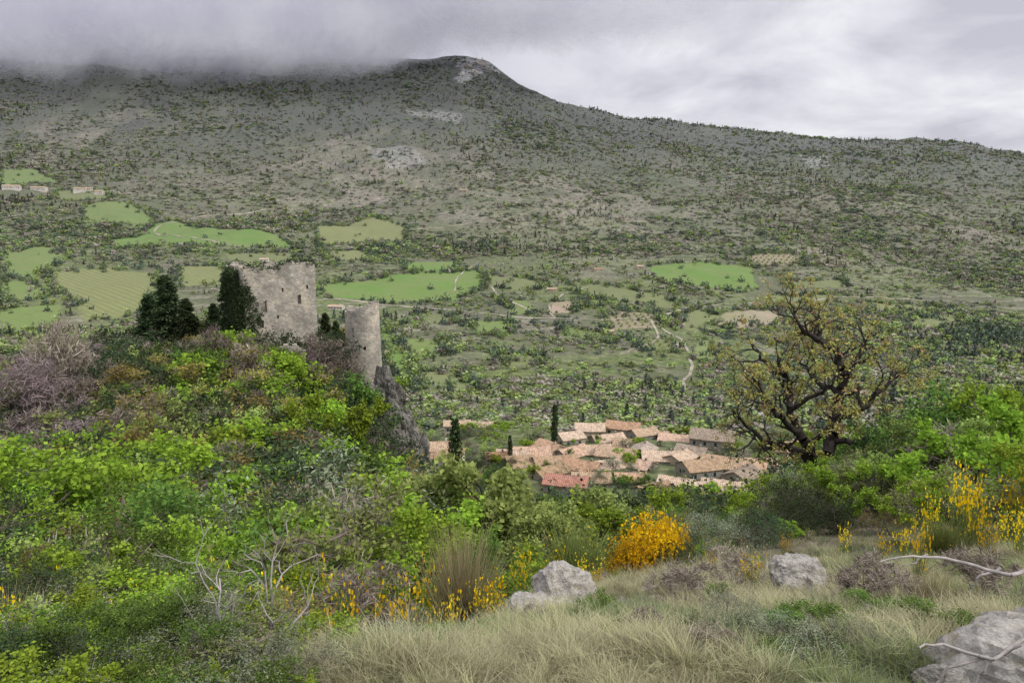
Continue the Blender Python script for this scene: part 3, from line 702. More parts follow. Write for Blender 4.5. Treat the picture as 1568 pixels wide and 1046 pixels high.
for px, y, top, w in [(755,8.5,862,.6),(590,8.2,852,.5),(895,11,838,.6),(1403,8,765,.25),(1490,11.5,700,.4),(1465,12,690,.35),(1535,11,765,.4),(1380,10,785,.4),(1150,8.6,828,.5),(840,9.6,850,.5),(915,10,855,.5),(740,8.5,872,.5),(1350,10,800,.4),(1510,10,780,.4),(1480,12,740,.4),
  (165,4.6,935,.35),(320,5.6,885,.35),(548,4.6,940,.4),(1272,3.1,1000,.4),(1258,4.6,930,.4),(385,6,885,.35),(1070,4.3,950,.4),(620,6.4,865,.4),(480,5.2,895,.35),(60,5,918,.35),(200,6,872,.35),(690,6,875,.4),(430,7.5,855,.35),(270,8,860,.35),(1100,3.8,980,.35),(20,6,882,.35),(1230,3.4,980,.35),(530,6.6,860,.35),
  (110,9,850,.3),(340,11,838,.3),(500,12,832,.3),(660,12,828,.35),(800,13,820,.35),(1090,10,820,.4),(1200,12,805,.35),(1290,12,790,.35),(1560,10,745,.35),(1420,12,735,.3),(1545,12,700,.3),(860,12,812,.35)]:
    put('flowering_broom', smb, px, y, top, wide=w)
pine = conifer_mesh('pine_tree', 81, 'dark', .3, 6000, .04); spruce = conifer_mesh('spruce_tree', 82, 'dark', .24, 7000, .04); cyp = cypress_mesh('cypress_tree', 83)
for px, y, top, w in [(262,146,410,1.25),(235,150,440,1.3),(290,144,447,1.3),(330,146,455,1.2),(352,143,405,.9),(500,146,470,1.2),(516,144,482,1.2)]: put('spruce_tree', spruce, px, y, top, wide=w, sink=1)
for px, y, top, w in [(1393,55,612,1.2),(1420,60,630,1.2)]: put('pine_tree', pine, px, y, top, wide=w, sink=.5)
for px, y, top, w in [(698,205,638,.95),(849,262,617,.95),(781,235,664,.9)]: put('cypress_tree', cyp, px, y, top, wide=w, sink=.5)
for k, px, y, h in [('dark',505,137,3.2),('bare',495,135,3.5),('green',520,137,3.),('dark',480,128,2.6),('green',450,130,2.2),('dark',400,129,2.2),('bare',512,128,3.2),('dark',530,124,3.5),('green',545,122,3.2),('dark',560,121,2.6),('bare',470,126,3),('dark',608,132,2.),('green',628,128,2.2),('dark',600,124,2.6),('green',618,121,2.4),('dark',640,119,2.2)]:
    put('holm_oak_bush', nm[k], px, y, h=h, wide=1.2)

# ------------------------------------------------------------------ big oak
rng = np.random.default_rng(5)
ox, oy, oz = at(1255, 27)
limbs = [
 ([(0,0,-.3),(.05,0,.9),(-.2,.05,1.9)], .30, .24),
 ([(-.2,.05,1.9),(-.7,-.2,2.6),(-1.1,-.3,3.2),(-1.5,-.2,4.0),(-1.4,.1,5.0),(-1.9,.2,5.8)], .19, .05),
 ([(-.2,.05,1.9),(.35,.1,2.7),(.6,.3,3.6),(.5,.3,4.5),(.7,.1,5.3),(.2,-.1,6.1),(-.6,-.2,6.6),(-1.2,0,7.1),(-1.5,0,7.7)], .22, .035),
 ([(-.3,0,1.8),(-1.2,.3,2.4),(-2.0,.2,2.6),(-2.8,.5,3.1),(-3.4,.4,3.8)], .13, .03),
 ([(.6,.3,3.6),(1.3,.0,4.0),(1.8,-.2,4.7),(2.3,-.1,5.3)], .12, .03),
 ([(.35,.1,2.7),(1.1,-.5,2.9),(1.8,-.8,3.3),(2.4,-.7,3.9)], .11, .03),
 ([(-1.1,-.3,3.2),(-2.0,-.8,3.8),(-2.6,-.7,4.6),(-3.1,-.8,5.3)], .11, .03),
 ([(.7,.1,5.3),(1.3,.5,5.9),(1.5,.4,6.6)], .09, .03),
 ([(-1.4,.1,5.0),(-2.3,.5,5.6),(-2.8,.7,6.4)], .08, .025),
 ([(.5,.3,4.5),(-.3,.9,5.1),(-.7,1.4,5.6)], .09, .03),
 ([(-.7,-.2,2.6),(-.6,-1.2,3.4),(-.4,-1.9,4.3)], .1, .03),
 ([(.5,.3,4.5),(1.0,1.2,5.2),(1.2,1.9,5.8)], .09, .03),
 ([(-1.5,-.2,4.0),(-.8,-.9,4.8),(-.4,-1.3,5.5)], .08, .03)]
segs, tips = [], []
for li, (pl, r0, r1) in enumerate(limbs):
    pl = np.array(pl, float); t = np.linspace(0, len(pl)-1, (len(pl)-1)*4+1)
    pp = np.stack([np.interp(t, np.arange(len(pl)), pl[:, k]) for k in range(3)], 1)
    pp[1:-1] = (pp[:-2]+2*pp[1:-1]+pp[2:])/4; pp[1:-1] += rng.normal(0, .055, (len(pp)-2, 3))
    rr = np.linspace(r0, r1, len(pp))
    for a_, b_, c_, d_ in zip(pp[:-1], pp[1:], rr[:-1], rr[1:]): segs.append((*a_, *b_, c_*1.2, d_*1.2))
    if li == 0:
        segs.append((0, 0, -.5, .02, 0, .25, .46, .33)); continue
    for i in range(4, len(pp), 1):
        for _ in range(2 if i > len(pp)-3 else 1):
            if rng.random() < .40: continue
            d = (pp[i]-pp[i-1]); d /= np.linalg.norm(d); out = pp[i]-np.array([-.3, 0, 3.4]); out /= np.linalg.norm(out)+1e-6
            d = d*.4+out*.55+rng.normal(0, .5, 3); d /= np.linalg.norm(d)
            grow(segs, tips, pp[i].copy(), d, rng.uniform(.5, .9), min(rr[i]*.7, .055), 3, rng, .65, (2, 3), .12, .32)
C = np.array([t[0] for t in tips]); A = np.array([t[1] for t in tips])
Vb, Fb = tubes(segs, 6)
half = rng.permutation(len(C)); nC = len(C)
V1, F1, l1 = leaves(C[half[:int(nC*.36)]], 6600, .06, .10, rng, .75); V2, F2, l2 = leaves(C[half[int(nC*.6):int(nC*.76)]], 2100, .055, .09, rng, .7)
V3, F3, l3 = leaves(C, 1600, .05, .25, rng, .05, axis=A)
M['oakleaf'] = leafmat('oak_spring_leaf', (.30, .29, .085), (.19, .185, .05), .3); M['oakbrown'] = leafmat('oak_bud_leaf', (.31, .20, .10), (.17, .11, .055), .25)
V, F, mi, lv = merge([(Vb, Fb, 0, None), (V1, F1, 1, l1), (V2, F2, 2, l2), (V3, F3, 3, l3)])
o = link(bpy.data.objects.new('old_oak_tree', qmesh('old_oak_tree', V, F, [M['barkd'], M['oakleaf'], M['oakbrown'], M['twig']], mi, lv))); o.location = (ox, oy, oz)

# ------------------------------------------------------------------ rocks
rm, nt = newmat('limestone'); q = N(nt); tc = q.n('ShaderNodeTexCoord'); ob = tc.outputs['Object']
na_ = q.noise(ob, 3.2, 8, .68, .4); nb_ = q.noise(ob, 14, 6, .7)
col = q.mix(q.ramp(na_, .35, .6), (.27, .255, .225), (.56, .525, .465)); col = q.mix(q.ramp(nb_, .54, .7, 0, .6), col, (.12, .12, .10))
col = q.mix(q.ramp(q.noise(ob, 5, 4), .56, .64, 0, .45), col, (.32, .265, .15))
q.out(principled(q, col, .93, q.math('ADD', na_, q.math('MULTIPLY', nb_, .4)), .9, .12))
dr, nt = newmat('dark_cliff_rock'); q = N(nt); tc = q.n('ShaderNodeTexCoord'); ob = tc.outputs['Object']
na_ = q.noise(ob, 2.2, 8, .72, .5); q.out(principled(q, q.mix(q.ramp(na_, .4, .6), (.05, .05, .04), (.24, .225, .195)), .95, na_, 1., .6))
import bmesh
from mathutils import noise as mn
def rock(name, loc, dims, seed, mat, sub=5, rot=0, rough=1.):
    bm = bmesh.new(); bmesh.ops.create_icosphere(bm, subdivisions=sub, radius=1)
    of = Vector((seed*7.3, seed*3.1, seed*1.7))
    rg = np.random.default_rng(seed); pl = []
    for _ in range(16):
        d = Vector(rg.normal(0, 1, 3)).normalized(); pl.append((d, rg.uniform(.55, .85)))
    for v in bm.verts:
        c = v.co.copy()
        for d, k in pl:
            t = c.dot(d)
            if t > k: c -= d*(t-k)*.92
        c *= 1+rough*(.16*mn.fractal(c*1.6+of, .8, 2.2, 6)-.09*abs(mn.noise(c*4+of)))
        v.co = c
    me = bpy.data.meshes.new(name); bm.to_mesh(me); bm.free(); me.materials.append(mat)
    me.polygons.foreach_set('use_smooth', np.zeros(len(me.polygons), bool))
    o = link(bpy.data.objects.new(name, me)); o.location = loc; o.scale = dims; o.rotation_euler = (rg.normal(0, .15), rg.normal(0, .15), rot); return o
ROCKXY = []
def rk_at(px, y, dims, seed, rot=0, dz=0.):
    x, y, z = at(px, y); ROCKXY.append((x, y, max(dims[0], dims[1]))); return rock('limestone_boulder', (x, y, z+dz), dims, seed, rm, 5, rot)
rk_at(866, 8.2, (.40, .40, .44), 3, .4, .24); rk_at(806, 7.6, (.36, .3, .28), 5, 1.0, .14); rk_at(1212, 8.2, (.36, .3, .44), 8, .2, .22)
rk_at(1545, 3.1, (.42, .42, .36), 12, .5, -.06); rk_at(1660, 3.2, (.45, .45, .38), 14, .1, -.08); rk_at(1450, 2.9, (.14, .12, .09), 15, .1, .02)
rk_at(1145, 4.6, (.08, .06, .07), 16, 0, .05); rk_at(845, 7.9, (.5, .25, .24), 18, .3, .12); rk_at(1245, 8.0, (.2, .2, .2), 19, .3, .12)
rk_at(950, 7.0, (.12, .12, .10), 40, 0, .08); rk_at(1330, 5.6, (.14, .1, .11), 41, 0, .07); rk_at(1480, 4.2, (.15, .1, .10), 42, 0, .06); rk_at(1400, 4.8, (.11, .1, .09), 43, 0, .06)
for px, y, top, dm_, sd in [(590,128,572,(3.0,2.6,5),21),(604,127,580,(2.6,2.6,6.),22),(616,125,612,(2.6,2.6,5.5),23),(629,124,642,(2.6,2.6,5),24),(572,124,590,(2.4,2.2,3.2),25),(645,122,672,(2.4,2.6,4.5),26),(592,121,625,(2.6,2.2,5),27),(610,119,655,(2.6,2.2,4.5),28),(634,118,690,(2.4,2,4),30),(560,123,600,(1.8,1.6,2.4),31),(650,121,700,(1.8,1.8,2.5),32),(470,122,560,(1.6,1.4,1.6),33),(470,104,690,(1.4,1.2,2.2),34)]:
    x, y, z = at(px, y); rock('cliff_rock', (x, y, zrow(top, y)-dm_[2]*.85), dm_, sd, dr, 5, sd, 2.1)
for px, py, s_ in [(715,104,24),(735,98,28),(755,97,22),(708,114,14),(724,112,18),(745,108,16)]:
    x, y = sight(px, py); rock('summit_crag', (x, y, Hf(x, y)-s_*.35), (s_*1.2, s_, s_), int(px), rm, 4, 0)

# ------------------------------------------------------------------ grass
gr = [grass_mesh('tuft_a', 1, 'straw', 80, .34, .06), grass_mesh('tuft_b', 2, 'straw', 90, .24, .09), grass_mesh('tuft_c', 3, 'grassg', 90, .30, .07), grass_mesh('tuft_d', 4, 'grassg', 70, .22, .10), grass_mesh('tuft_e', 5, 'straw', 34, .5, .04, .004), grass_mesh('tuft_f', 6, 'grassd', 90, .24, .09, .006)]
grc = coll_of('grass_tuft', gr)
n = 34000; y = 1.3*np.exp(R.uniform(0, 1, n)**.8*math.log(19/1.3)); x = R.uniform(-.85, .85, n)*(y+.5); z = H(x, y)
dn = fbm(x/.45, y/.45, 3, 70)*1.6+fbm(x/2., y/2., 2, 71)*.8
k = ingrass(x, y, z) | (R.uniform(0, 1, n) < .10); k &= (dn > R.uniform(-.25, .2, n))
k &= ~((x/(y*.985+.1) < -.36+R.uniform(-.08, .08, n)) & (R.uniform(0, 1, n) < .75))
for rx_, ry_, rr_ in ROCKXY:
    sx = rx_/ry_*y; k &= ~((np.abs(x-sx) < rr_*.8) & (y < ry_+.1) & (y > ry_-.45-rr_*.45))
x, y, z = x[k], y[k], z[k]; dn = dn[k]; m = len(x); g2 = fbm(x/1., y/1., 3, 77)*1.5+fbm(x/3.5, y/3.5, 2, 78)*.7+R.normal(0, .1, m)
idx = np.where(g2 > -.02, R.choice([2, 3, 5], m), R.choice([0, 1, 4], m, p=[.5, .40, .10])); idx = np.where(g2 > .2, 5, idx)
scatter('grass', np.column_stack([x, y, z]), R.uniform(0, 6.28, m), np.clip(.48+dn*.75+R.normal(0, .12, m), .25, 1.05)*(.72+y*.035), idx, grc)

# ------------------------------------------------------------------ dead branches
def deadwood(name, x, y, z, dirs, L, r, seed, depth=3):
    rg = np.random.default_rng(seed); sg, tp = [], []
    for d in dirs:
        d = np.array(d, float); d /= np.linalg.norm(d); grow(sg, tp, np.zeros(3), d, L*rg.uniform(.8, 1.1), r, depth, rg, .55, (2, 3), .05, .25)
    V, F = tubes(sg, 6); o = link(bpy.data.objects.new(name, qmesh(name, V, F, [M['dead']], smooth_=True))); o.location = (x, y, z)
def stick(name, lines):
    sg = []; rg = np.random.default_rng(len(lines)*7)
    for pts, y, r0, r1 in lines:
        W_ = []
        for px, py in pts:
            v = (523-py)/K; W_.append(((px-784)/K/(cP+v*sP)*y, y+rg.normal(0, .03), zrow(py, y)))
        W_ = np.array(W_); t = np.linspace(0, len(W_)-1, (len(W_)-1)*4+1); pp = np.stack([np.interp(t, np.arange(len(W_)), W_[:, k]) for k in range(3)], 1)
        pp[1:-1] = (pp[:-2]+2*pp[1:-1]+pp[2:])/4; pp += rg.normal(0, .0035, pp.shape); rr = np.linspace(r0, r1, len(pp))
        for a_, b_, c_, d_ in zip(pp[:-1], pp[1:], rr[:-1], rr[1:]): sg.append((*a_, *b_, c_, d_))
    V, F = tubes(sg, 7); link(bpy.data.objects.new(name, qmesh(name, V, F, [M['dead']], smooth_=True)))
stick('dead_branch', [([(1640,866),(1600,870),(1540,876),(1480,866),(1425,852),(1385,848),(1345,856)], 3.7, .014, .004), ([(1540,876),(1505,884),(1488,905)], 3.7, .009, .003), ([(1425,852),(1400,860),(1380,868)], 3.7, .006, .002)])
stick('dead_branch', [([(1620,985),(1568,992),(1510,1000),(1450,996),(1410,990)], 2.6, .010, .004), ([(1510,1000),(1450,1020),(1425,1060)], 2.6, .008, .004), ([(1568,992),(1520,1020),(1490,1060)], 2.6, .007, .003)])
x, y, z = at(400, 3.2); deadwood('dead_branch', x, y, z, [(-.5, 0, 1), (.45, .1, 1), (.05, -.1, 1.0), (-1, .2, .35)], .32, .0095, 4)
x, y, z = at(100, 3.6); deadwood('dead_branch', x, y, z, [(-.2, 0, 1), (.3, .1, .9), (-.8, 0, .5)], .30, .009, 6)
x, y, z = at(20, 3.8); deadwood('dead_branch', x, y, z+.15, [(.6, 0, .5), (1, .1, .3)], .3, .009, 7)
x, y, z = at(310, 2.6); deadwood('dead_branch', x, y, z+.12, [(-1, .1, .2), (.9, .1, .05)], .26, .007, 10, 2)
x, y, z = at(560, 4.2); deadwood('dead_branch', x, y, z, [(-.3, 0, 1), (.5, 0, .9)], .24, .006, 12)

# ------------------------------------------------------------------ castle
sm, nt = newmat('ruin_stone'); q = N(nt); g = q.n('ShaderNodeNewGeometry'); pos = g.outputs['Position']
uvn = q.n('ShaderNodeAttribute', attribute_name='suv')
br = q.n('ShaderNodeTexBrick'); q.l(uvn.outputs['Vector'], br.inputs['Vector']); br.inputs['Scale'].default_value = 1
br.inputs['Brick Width'].default_value = .52; br.inputs['Row Height'].default_value = .27; br.inputs['Mortar Size'].default_value = .03
br.inputs['Color1'].default_value = (.60, .54, .44, 1); br.inputs['Color2'].default_value = (.37, .33, .27, 1); br.inputs['Mortar'].default_value = (.30, .27, .225, 1)
nA = q.noise(pos, .35, 6, .65); nB = q.noise(pos, 1.6, 6, .75)
c = q.mix(q.ramp(nB, .4, .62, .0, .7), br.outputs['Color'], (.23, .215, .18)); c = q.mix(q.ramp(nA, .47, .62, 0, .65), c, (.19, .178, .15))
c = q.mix(q.ramp(nA, .32, .44, .5, 0), c, (.68, .58, .43))
q.out(principled(q, c, .95, nB, .9, .25))
def ruin(name, posf, ns, nz, cs, cz, hf, holes, wrap=False, parent=None):
    keep = np.zeros((ns, nz), bool)
    for i in range(ns):
        for k_ in range(nz):
            s_ = (i+.5)*cs; z_ = (k_+.5)*cz; ok = z_ < hf(s_)
            for (a_, b_, c_, d_) in holes:
                if a_ < s_ < b_ and c_ < z_ < d_: ok = False
            keep[i, k_] = ok
    vid = {}; V = []; UV = []; F = []
    def v(i, k_, side):
        if wrap: i = i % ns
        key = (i, k_, side)
        if key not in vid:
            vid[key] = len(V); j = .05
            p = posf(i*cs, k_*cz, side); jr = Vector(((_h(i*3+1, k_*5+2, 1)-.5), (_h(i*3+2, k_*5+1, 2)-.5), (_h(i*7, k_*3, 3+side)-.5)))*2*j
            V.append(Vector(p)+jr); UV.append((i*cs, k_*cz, 0))
        return vid[key]
    for i in range(ns):
        for k_ in range(nz):
            if not keep[i, k_]: continue
            F.append((v(i, k_, 0), v(i+1, k_, 0), v(i+1, k_+1, 0), v(i, k_+1, 0)))
            F.append((v(i+1, k_, 1), v(i, k_, 1), v(i, k_+1, 1), v(i+1, k_+1, 1)))
            def nb(a_, b_):
                if wrap: a_ = a_ % ns
                return 0 <= a_ < ns and 0 <= b_ < nz and keep[a_, b_]
            if not nb(i, k_+1): F.append((v(i, k_+1, 0), v(i+1, k_+1, 0), v(i+1, k_+1, 1), v(i, k_+1, 1)))
            if k_ > 0 and not nb(i, k_-1): F.append((v(i, k_, 1), v(i+1, k_, 1), v(i+1, k_, 0), v(i, k_, 0)))
            if not nb(i-1, k_): F.append((v(i, k_, 1), v(i, k_, 0), v(i, k_+1, 0), v(i, k_+1, 1)))
            if not nb(i+1, k_): F.append((v(i+1, k_, 0), v(i+1, k_, 1), v(i+1, k_+1, 1), v(i+1, k_+1, 0)))
    me = qmesh(name, [tuple(p) for p in V], F, [sm], smooth_=True); a = me.attributes.new('suv', 'FLOAT_VECTOR', 'POINT')
    a.data.foreach_set('vector', np.array(UV, np.float32).ravel())
    try: me.set_sharp_from_angle(angle=math.radians(40))
    except Exception: pass
    o = link(bpy.data.objects.new(name, me))
    if parent: o.parent = parent
    return o
def emp(name):
    o = link(bpy.data.objects.new(name, None)); return o
def bear(px, py, y):
    v = (523-py)/K; return (px-784)/K/(cP+v*sP)*y
keep_e = emp('castle_keep_ruin')
A = Vector((bear(374, 460, 131), 131)); B = Vector((bear(487, 460, 138), 138)); dv = (B-A).normalized(); nv = Vector((-dv.y, dv.x)); W = (B-A).length
zb = zrow(517, 131)-2; Ht = zrow(411, 131)-zb
def wallpos(Aq, dq, nq, th):
    return lambda s_, z_, side: (Aq.x+dq.x*s_+nq.x*th*side, Aq.y+dq.y*s_+nq.y*th*side, zb+z_)
def prof(base, amp, sd, fr=.5): return lambda s_: base+amp*2*float(fbm(np.array([s_*fr]), np.array([sd*1.3]), 3, sd)[0])
cs = .35
n = int(W/cs); hole = [(W*.20, W*.29, 6.2, 8.3), (W*.71, W*.77, 7.2, 9.1), (W*.18, W*.25, 3.6, 4.9), (W*.50, W*.53, 9.9, 10.6), (W*.85, W*.88, 10, 10.7), (W*.42, W*.45, 5, 5.7)]
ruin('front_wall', wallpos(A, dv, nv, 1.3), n, int(Ht/cs)+6, cs, cs, prof(Ht, 1.0, 3, .45), hole, parent=keep_e)
D2 = 12.5
A2 = A+nv*1.3
ruin('left_wall', wallpos(A2+dv*1.3, nv, -dv, 1.3), int(D2/cs), int(Ht/cs)+6, cs, cs, prof(Ht-.3, 1.6, 5), [(4, 5, 7, 8.5)], parent=keep_e)
ruin('right_wall', wallpos(B+nv*1.3, nv, -dv, 1.3), int(D2/cs), int(Ht/cs)+6, cs, cs, prof(Ht-.2, 1.6, 8), [(6, 7, 6, 8)], parent=keep_e)
ruin('back_wall', wallpos(A+nv*(1.3+D2), dv, nv, 1.3), n, int(Ht/cs)+8, cs, cs, prof(Ht-1.2, 2.2, 9, .6), [], parent=keep_e)
lw = emp('curtain_wall_ruin')
for pxa, pxb, ya, yb, hh, sd, hl in [(424,468,121,122,6.2,11,[(1.6,3.2,0.0,4.4)]),(484,530,136,133,3.6,12,[]),(380,430,121,123,2.8,14,[])]:
    a_ = Vector((bear(pxa, 530, ya), ya)); b_ = Vector((bear(pxb, 530, yb), yb)); d_ = (b_-a_).normalized(); n_ = Vector((-d_.y, d_.x)); zz = min(Hf(a_.x, ya), Hf(b_.x, yb))-.3
    ruin('wall_fragment', (lambda a_, d_, n_, zz: lambda s_, z_, sd_: (a_.x+d_.x*s_+n_.x*.9*sd_, a_.y+d_.y*s_+n_.y*.9*sd_, zz+z_))(a_, d_, n_, zz), max(3, int((b_-a_).length/cs)), 24, cs, cs, prof(hh+.6, 1.5, sd, .7), hl, parent=lw)
tw = emp('round_tower_ruin'); ty_ = 131.; tcx = bear(556, 520, ty_); r0 = 3.0; tzb = zrow(585, ty_)-2; tH = zrow(470, ty_)-tzb
nseg = 56; csr = 2*math.pi*r0/nseg
def tpos(s_, z_, side):
    an = s_/r0; rr = (r0+.28*(1-min(1, z_/tH)))-1.0*side
    return (tcx+math.cos(an)*rr, ty_+math.sin(an)*rr, tzb+z_)
def thf(s_):
    an = s_/r0; return tH-.4+1.3*max(0, math.cos(an+.35))**.7+.5*float(fbm(np.array([s_*1.2]), np.array([3.]), 2, 4)[0])*2
tho = [(((-math.pi/2+a_) % (2*math.pi))*r0, ((-math.pi/2+a_) % (2*math.pi))*r0+.4, z_, z_+.7) for a_, z_ in [(.25, 8.5), (-.5, 11.5)]]
ruin('tower_wall', tpos, nseg, int((tH+3)/.35), csr, .35, thf, tho, wrap=True, parent=tw)
rg = np.random.default_rng(91); C = []
for _ in range(900):
    s_ = rg.uniform(-.5, D2); zz = zb+Ht*rg.uniform(0, 1)*(.95 if s_ > 2 else .75); p_ = A+nv*(s_+.3)-dv*rg.uniform(.1, .6); C.append((p_.x, p_.y, zz))
for _ in range(150):
    s_ = W*rg.beta(1, 12); p_ = A+dv*s_-nv*.15; C.append((p_.x, p_.y, zb+Ht*rg.uniform(0, .9)*(1-s_/W*2.4 if s_ < W*.4 else .05)))
for _ in range(60):
    s_ = W*rg.uniform(0, 1); p_ = A+dv*s_+nv*rg.uniform(0, 1.3); C.append((p_.x, p_.y, zb+prof(Ht, 1.0, 3, .45)(s_)+.05))
V, F, lv = leaves(C, 16000, .3, .32, rg, .8); link(bpy.data.objects.new('ivy', qmesh('ivy', V, F, [M['dark']], None, lv)))
C = []
for _ in range(260):
    a_ = Vector((bear(rg.uniform(385, 425), 550, 122), rg.uniform(119, 122))); C.append((a_.x, a_.y, Hf(a_.x, a_.y)+rg.uniform(0, 4.2)))
V, F, lv = leaves(C, 7000, .35, .3, rg, .8); link(bpy.data.objects.new('ivy', qmesh('ivy', V, F, [M['green']], None, lv)))

# ------------------------------------------------------------------ village
def stonemat(name, c):
    m, nt = newmat(name); q = N(nt); g = q.n('ShaderNodeNewGeometry'); p = g.outputs['Position']
    a = q.noise(p, 1.6, 5, .7); b = q.noise(p, .3, 3)
    col = q.mix(q.ramp(a, .35, .65), tuple(v*.72 for v in c), tuple(v*1.15 for v in c)); col = q.mix(q.ramp(b, .45, .65, 0, .4), col, tuple(v*.6 for v in c))
    q.out(principled(q, col, .95, a, .5, .1)); return m
def roofmat(name, c):
    m, nt = newmat(name); q = N(nt); tc = q.n('ShaderNodeTexCoord'); p = tc.outputs['Object']; oi = q.n('ShaderNodeObjectInfo')
    w = q.n('ShaderNodeTexWave'); w.bands_direction = 'X'; q.l(p, w.inputs['Vector']); w.inputs['Scale'].default_value = .55; w.inputs['Distortion'].default_value = .3
    v = q.n('ShaderNodeTexVoronoi'); q.l(p, v.inputs['Vector']); v.inputs['Scale'].default_value = 1.9
    a = q.noise(p, .6, 6, .7)
    sp_ = q.n('ShaderNodeSeparateColor'); q.l(v.outputs['Color'], sp_.inputs[0])
    col = q.mix(sp_.outputs[0], tuple(k*.66 for k in c), tuple(min(1, k*1.25) for k in c))
    col = q.mix(q.ramp(a, .47, .68, 0, .6), col, (.22, .18, .14)); col = q.mix(q.ramp(w.outputs['Fac'], 0, .4, .4, 0), col, tuple(k*.4 for k in c))
    hs = q.n('ShaderNodeHueSaturation'); q.l(col, hs.inputs['Color']); q.l(q.ramp(oi.outputs['Random'], 0, 1, .70, 1.12), hs.inputs['Value']); q.l(q.ramp(oi.outputs['Random'], 0, 1, 1.15, .85), hs.inputs['Saturation'])
    q.out(principled(q, hs.outputs[0], .9, w.outputs['Fac'], .7, .1)); return m
WM = [stonemat('wall_cream', (.40, .335, .25)), stonemat('wall_stone', (.27, .24, .19)), stonemat('wall_render_pale', (.58, .53, .46))]
RM = [roofmat('roof_tile_beige', (.45, .325, .215)), roofmat('roof_tile_orange', (.45, .285, .18)), roofmat('roof_tile_red', (.37, .165, .11)), roofmat('roof_tile_grey', (.34, .275, .21))]
gm_, nt = newmat('window_dark'); q = N(nt); q.out(principled(q, (.03, .032, .035), .3))
shm, nt = newmat('shutter_paint'); q = N(nt); q.out(principled(q, (.22, .24, .24), .7))
def boxv(x0, x1, y0, y1, z0, z1):
    V = [(x, y, z) for z in (z0, z1) for x, y in ((x0, y0), (x1, y0), (x1, y1), (x0, y1))]
    return V, [(0, 3, 2, 1), (4, 5, 6, 7), (0, 1, 5, 4), (1, 2, 6, 5), (2, 3, 7, 6), (3, 0, 4, 7)]
def pm(name, V, F, mat, par):
    me = bpy.data.meshes.new(name); me.from_pydata(V, [], F); me.materials.append(mat); me.update()
    o = link(bpy.data.objects.new(name, me)); o.parent = par; return o
def house(name, x, y, zr, w, d, rot, wm, rmn, rise=None, mono=False):
    e = emp(name); e.location = (x, y, zr); e.rotation_euler = (0, 0, rot)
    rise = rise or d*.5*.33; ev = -rise; g = min(Hf(x+a, y+b) for a in (-w/2, w/2) for b in (-d/2, d/2))-1-zr; g = min(g, ev-2.6)
    if mono:
        ev_b = 0; zf = ev
        V = [(-w/2, -d/2, g), (w/2, -d/2, g), (w/2, d/2, g), (-w/2, d/2, g), (-w/2, -d/2, zf), (w/2, -d/2, zf), (w/2, d/2, ev_b), (-w/2, d/2, ev_b)]
        F = [(0, 1, 5, 4), (1, 2, 6, 5), (2, 3, 7, 6), (3, 0, 4, 7)]
        pm('walls', V, F, WM[wm], e); o_ = .4; k = rise/d
        zz = lambda yy: zf+(yy+d/2)*k
        V = [(sx*(w/2+o_), yy, zz(yy)+t) for t in (.05, .28) for sx, yy in ((-1, -d/2-o_), (1, -d/2-o_), (1, d/2+o_), (-1, d/2+o_))]
        pm('roof', V, [(0, 3, 2, 1), (4, 5, 6, 7), (0, 1, 5, 4), (1, 2, 6, 5), (2, 3, 7, 6), (3, 0, 4, 7)], RM[rmn], e)
    else:
        V = [(-w/2, -d/2, g), (w/2, -d/2, g), (w/2, d/2, g), (-w/2, d/2, g), (-w/2, -d/2, ev), (w/2, -d/2, ev), (w/2, d/2, ev), (-w/2, d/2, ev), (-w/2, 0, 0), (w/2, 0, 0)]
        F = [(0, 1, 5, 4), (2, 3, 7, 6), (1, 2, 6, 9, 5), (3, 0, 4, 8, 7)]
        pm('walls', V, F, WM[wm], e); o_ = .4; k = rise/(d/2); nx = max(6, int(w/1.0)); V = []; F = []
        for t in (.28, .05):
            for i in range(nx+1):
                xx = -w/2-o_+(w+2*o_)*i/nx; sag = -.12*math.sin(math.pi*i/nx)+random.uniform(-.04, .04)
                for yy in (-d/2-o_, -d/4, 0, d/4, d/2+o_): V.append((xx, yy, -abs(yy)*k+t+sag))
        m = (nx+1)*5
        for i in range(nx):
            for j in range(4):
                a = i*5+j; F.append((a, a+5, a+6, a+1)); F.append((m+a, m+a+1, m+a+6, m+a+5))
        for i in range(nx):
            for j in (0, 4):
                a = i*5+j; F.append((a, a+5, m+a+5, m+a))
        for i in (0, nx):
            for j in range(4):
                a = i*5+j; F.append((a, a+1, m+a+1, m+a))
        pm('roof', V, F, RM[rmn], e)
    V, F, V2, F2 = [], [], [], []
    def addb(VV, FF, *b):
        v_, f_ = boxv(*b); o = len(VV); VV += v_; FF += [tuple(i+o for i in f) for f in f_]
    nw = max(1, int(w/3.2))
    for fl in range(2):
        zc = ev-1.5-fl*2.7
        if zc-.6 < g: break
        for i in range(nw):
            xc = -w/2+w*(i+.5)/nw+random.uniform(-.4, .4)
            if random.random() < .25: continue
            addb(V, F, xc-.45, xc+.45, -d/2-.03, -d/2+.1, zc-.65, zc+.65)
            for s in (-1, 1): addb(V2, F2, xc+s*.72-.25, xc+s*.72+.25, -d/2-.07, -d/2+.02, zc-.68, zc+.68)
        for s in (-1, 1):
            yc_ = random.uniform(-d*.25, d*.25); addb(V, F, s*w/2-.05, s*w/2+.05, yc_-.4, yc_+.4, zc-.6, zc+.6)
    if V: pm('windows', V, F, gm_, e)
    if V2: pm('shutters', V2, F2, shm, e)
    addb_v, addb_f = boxv(w*.25, w*.25+.6, -.3, .35, -.8, .9); pm('chimney', addb_v, addb_f, WM[wm], e)
    dv_, df_ = boxv(-.5, .5, -d/2-.04, -d/2+.1, max(g+1, ev-5.6), max(g+1, ev-5.6)+2.1); pm('door', dv_, df_, shm, e)
    return e
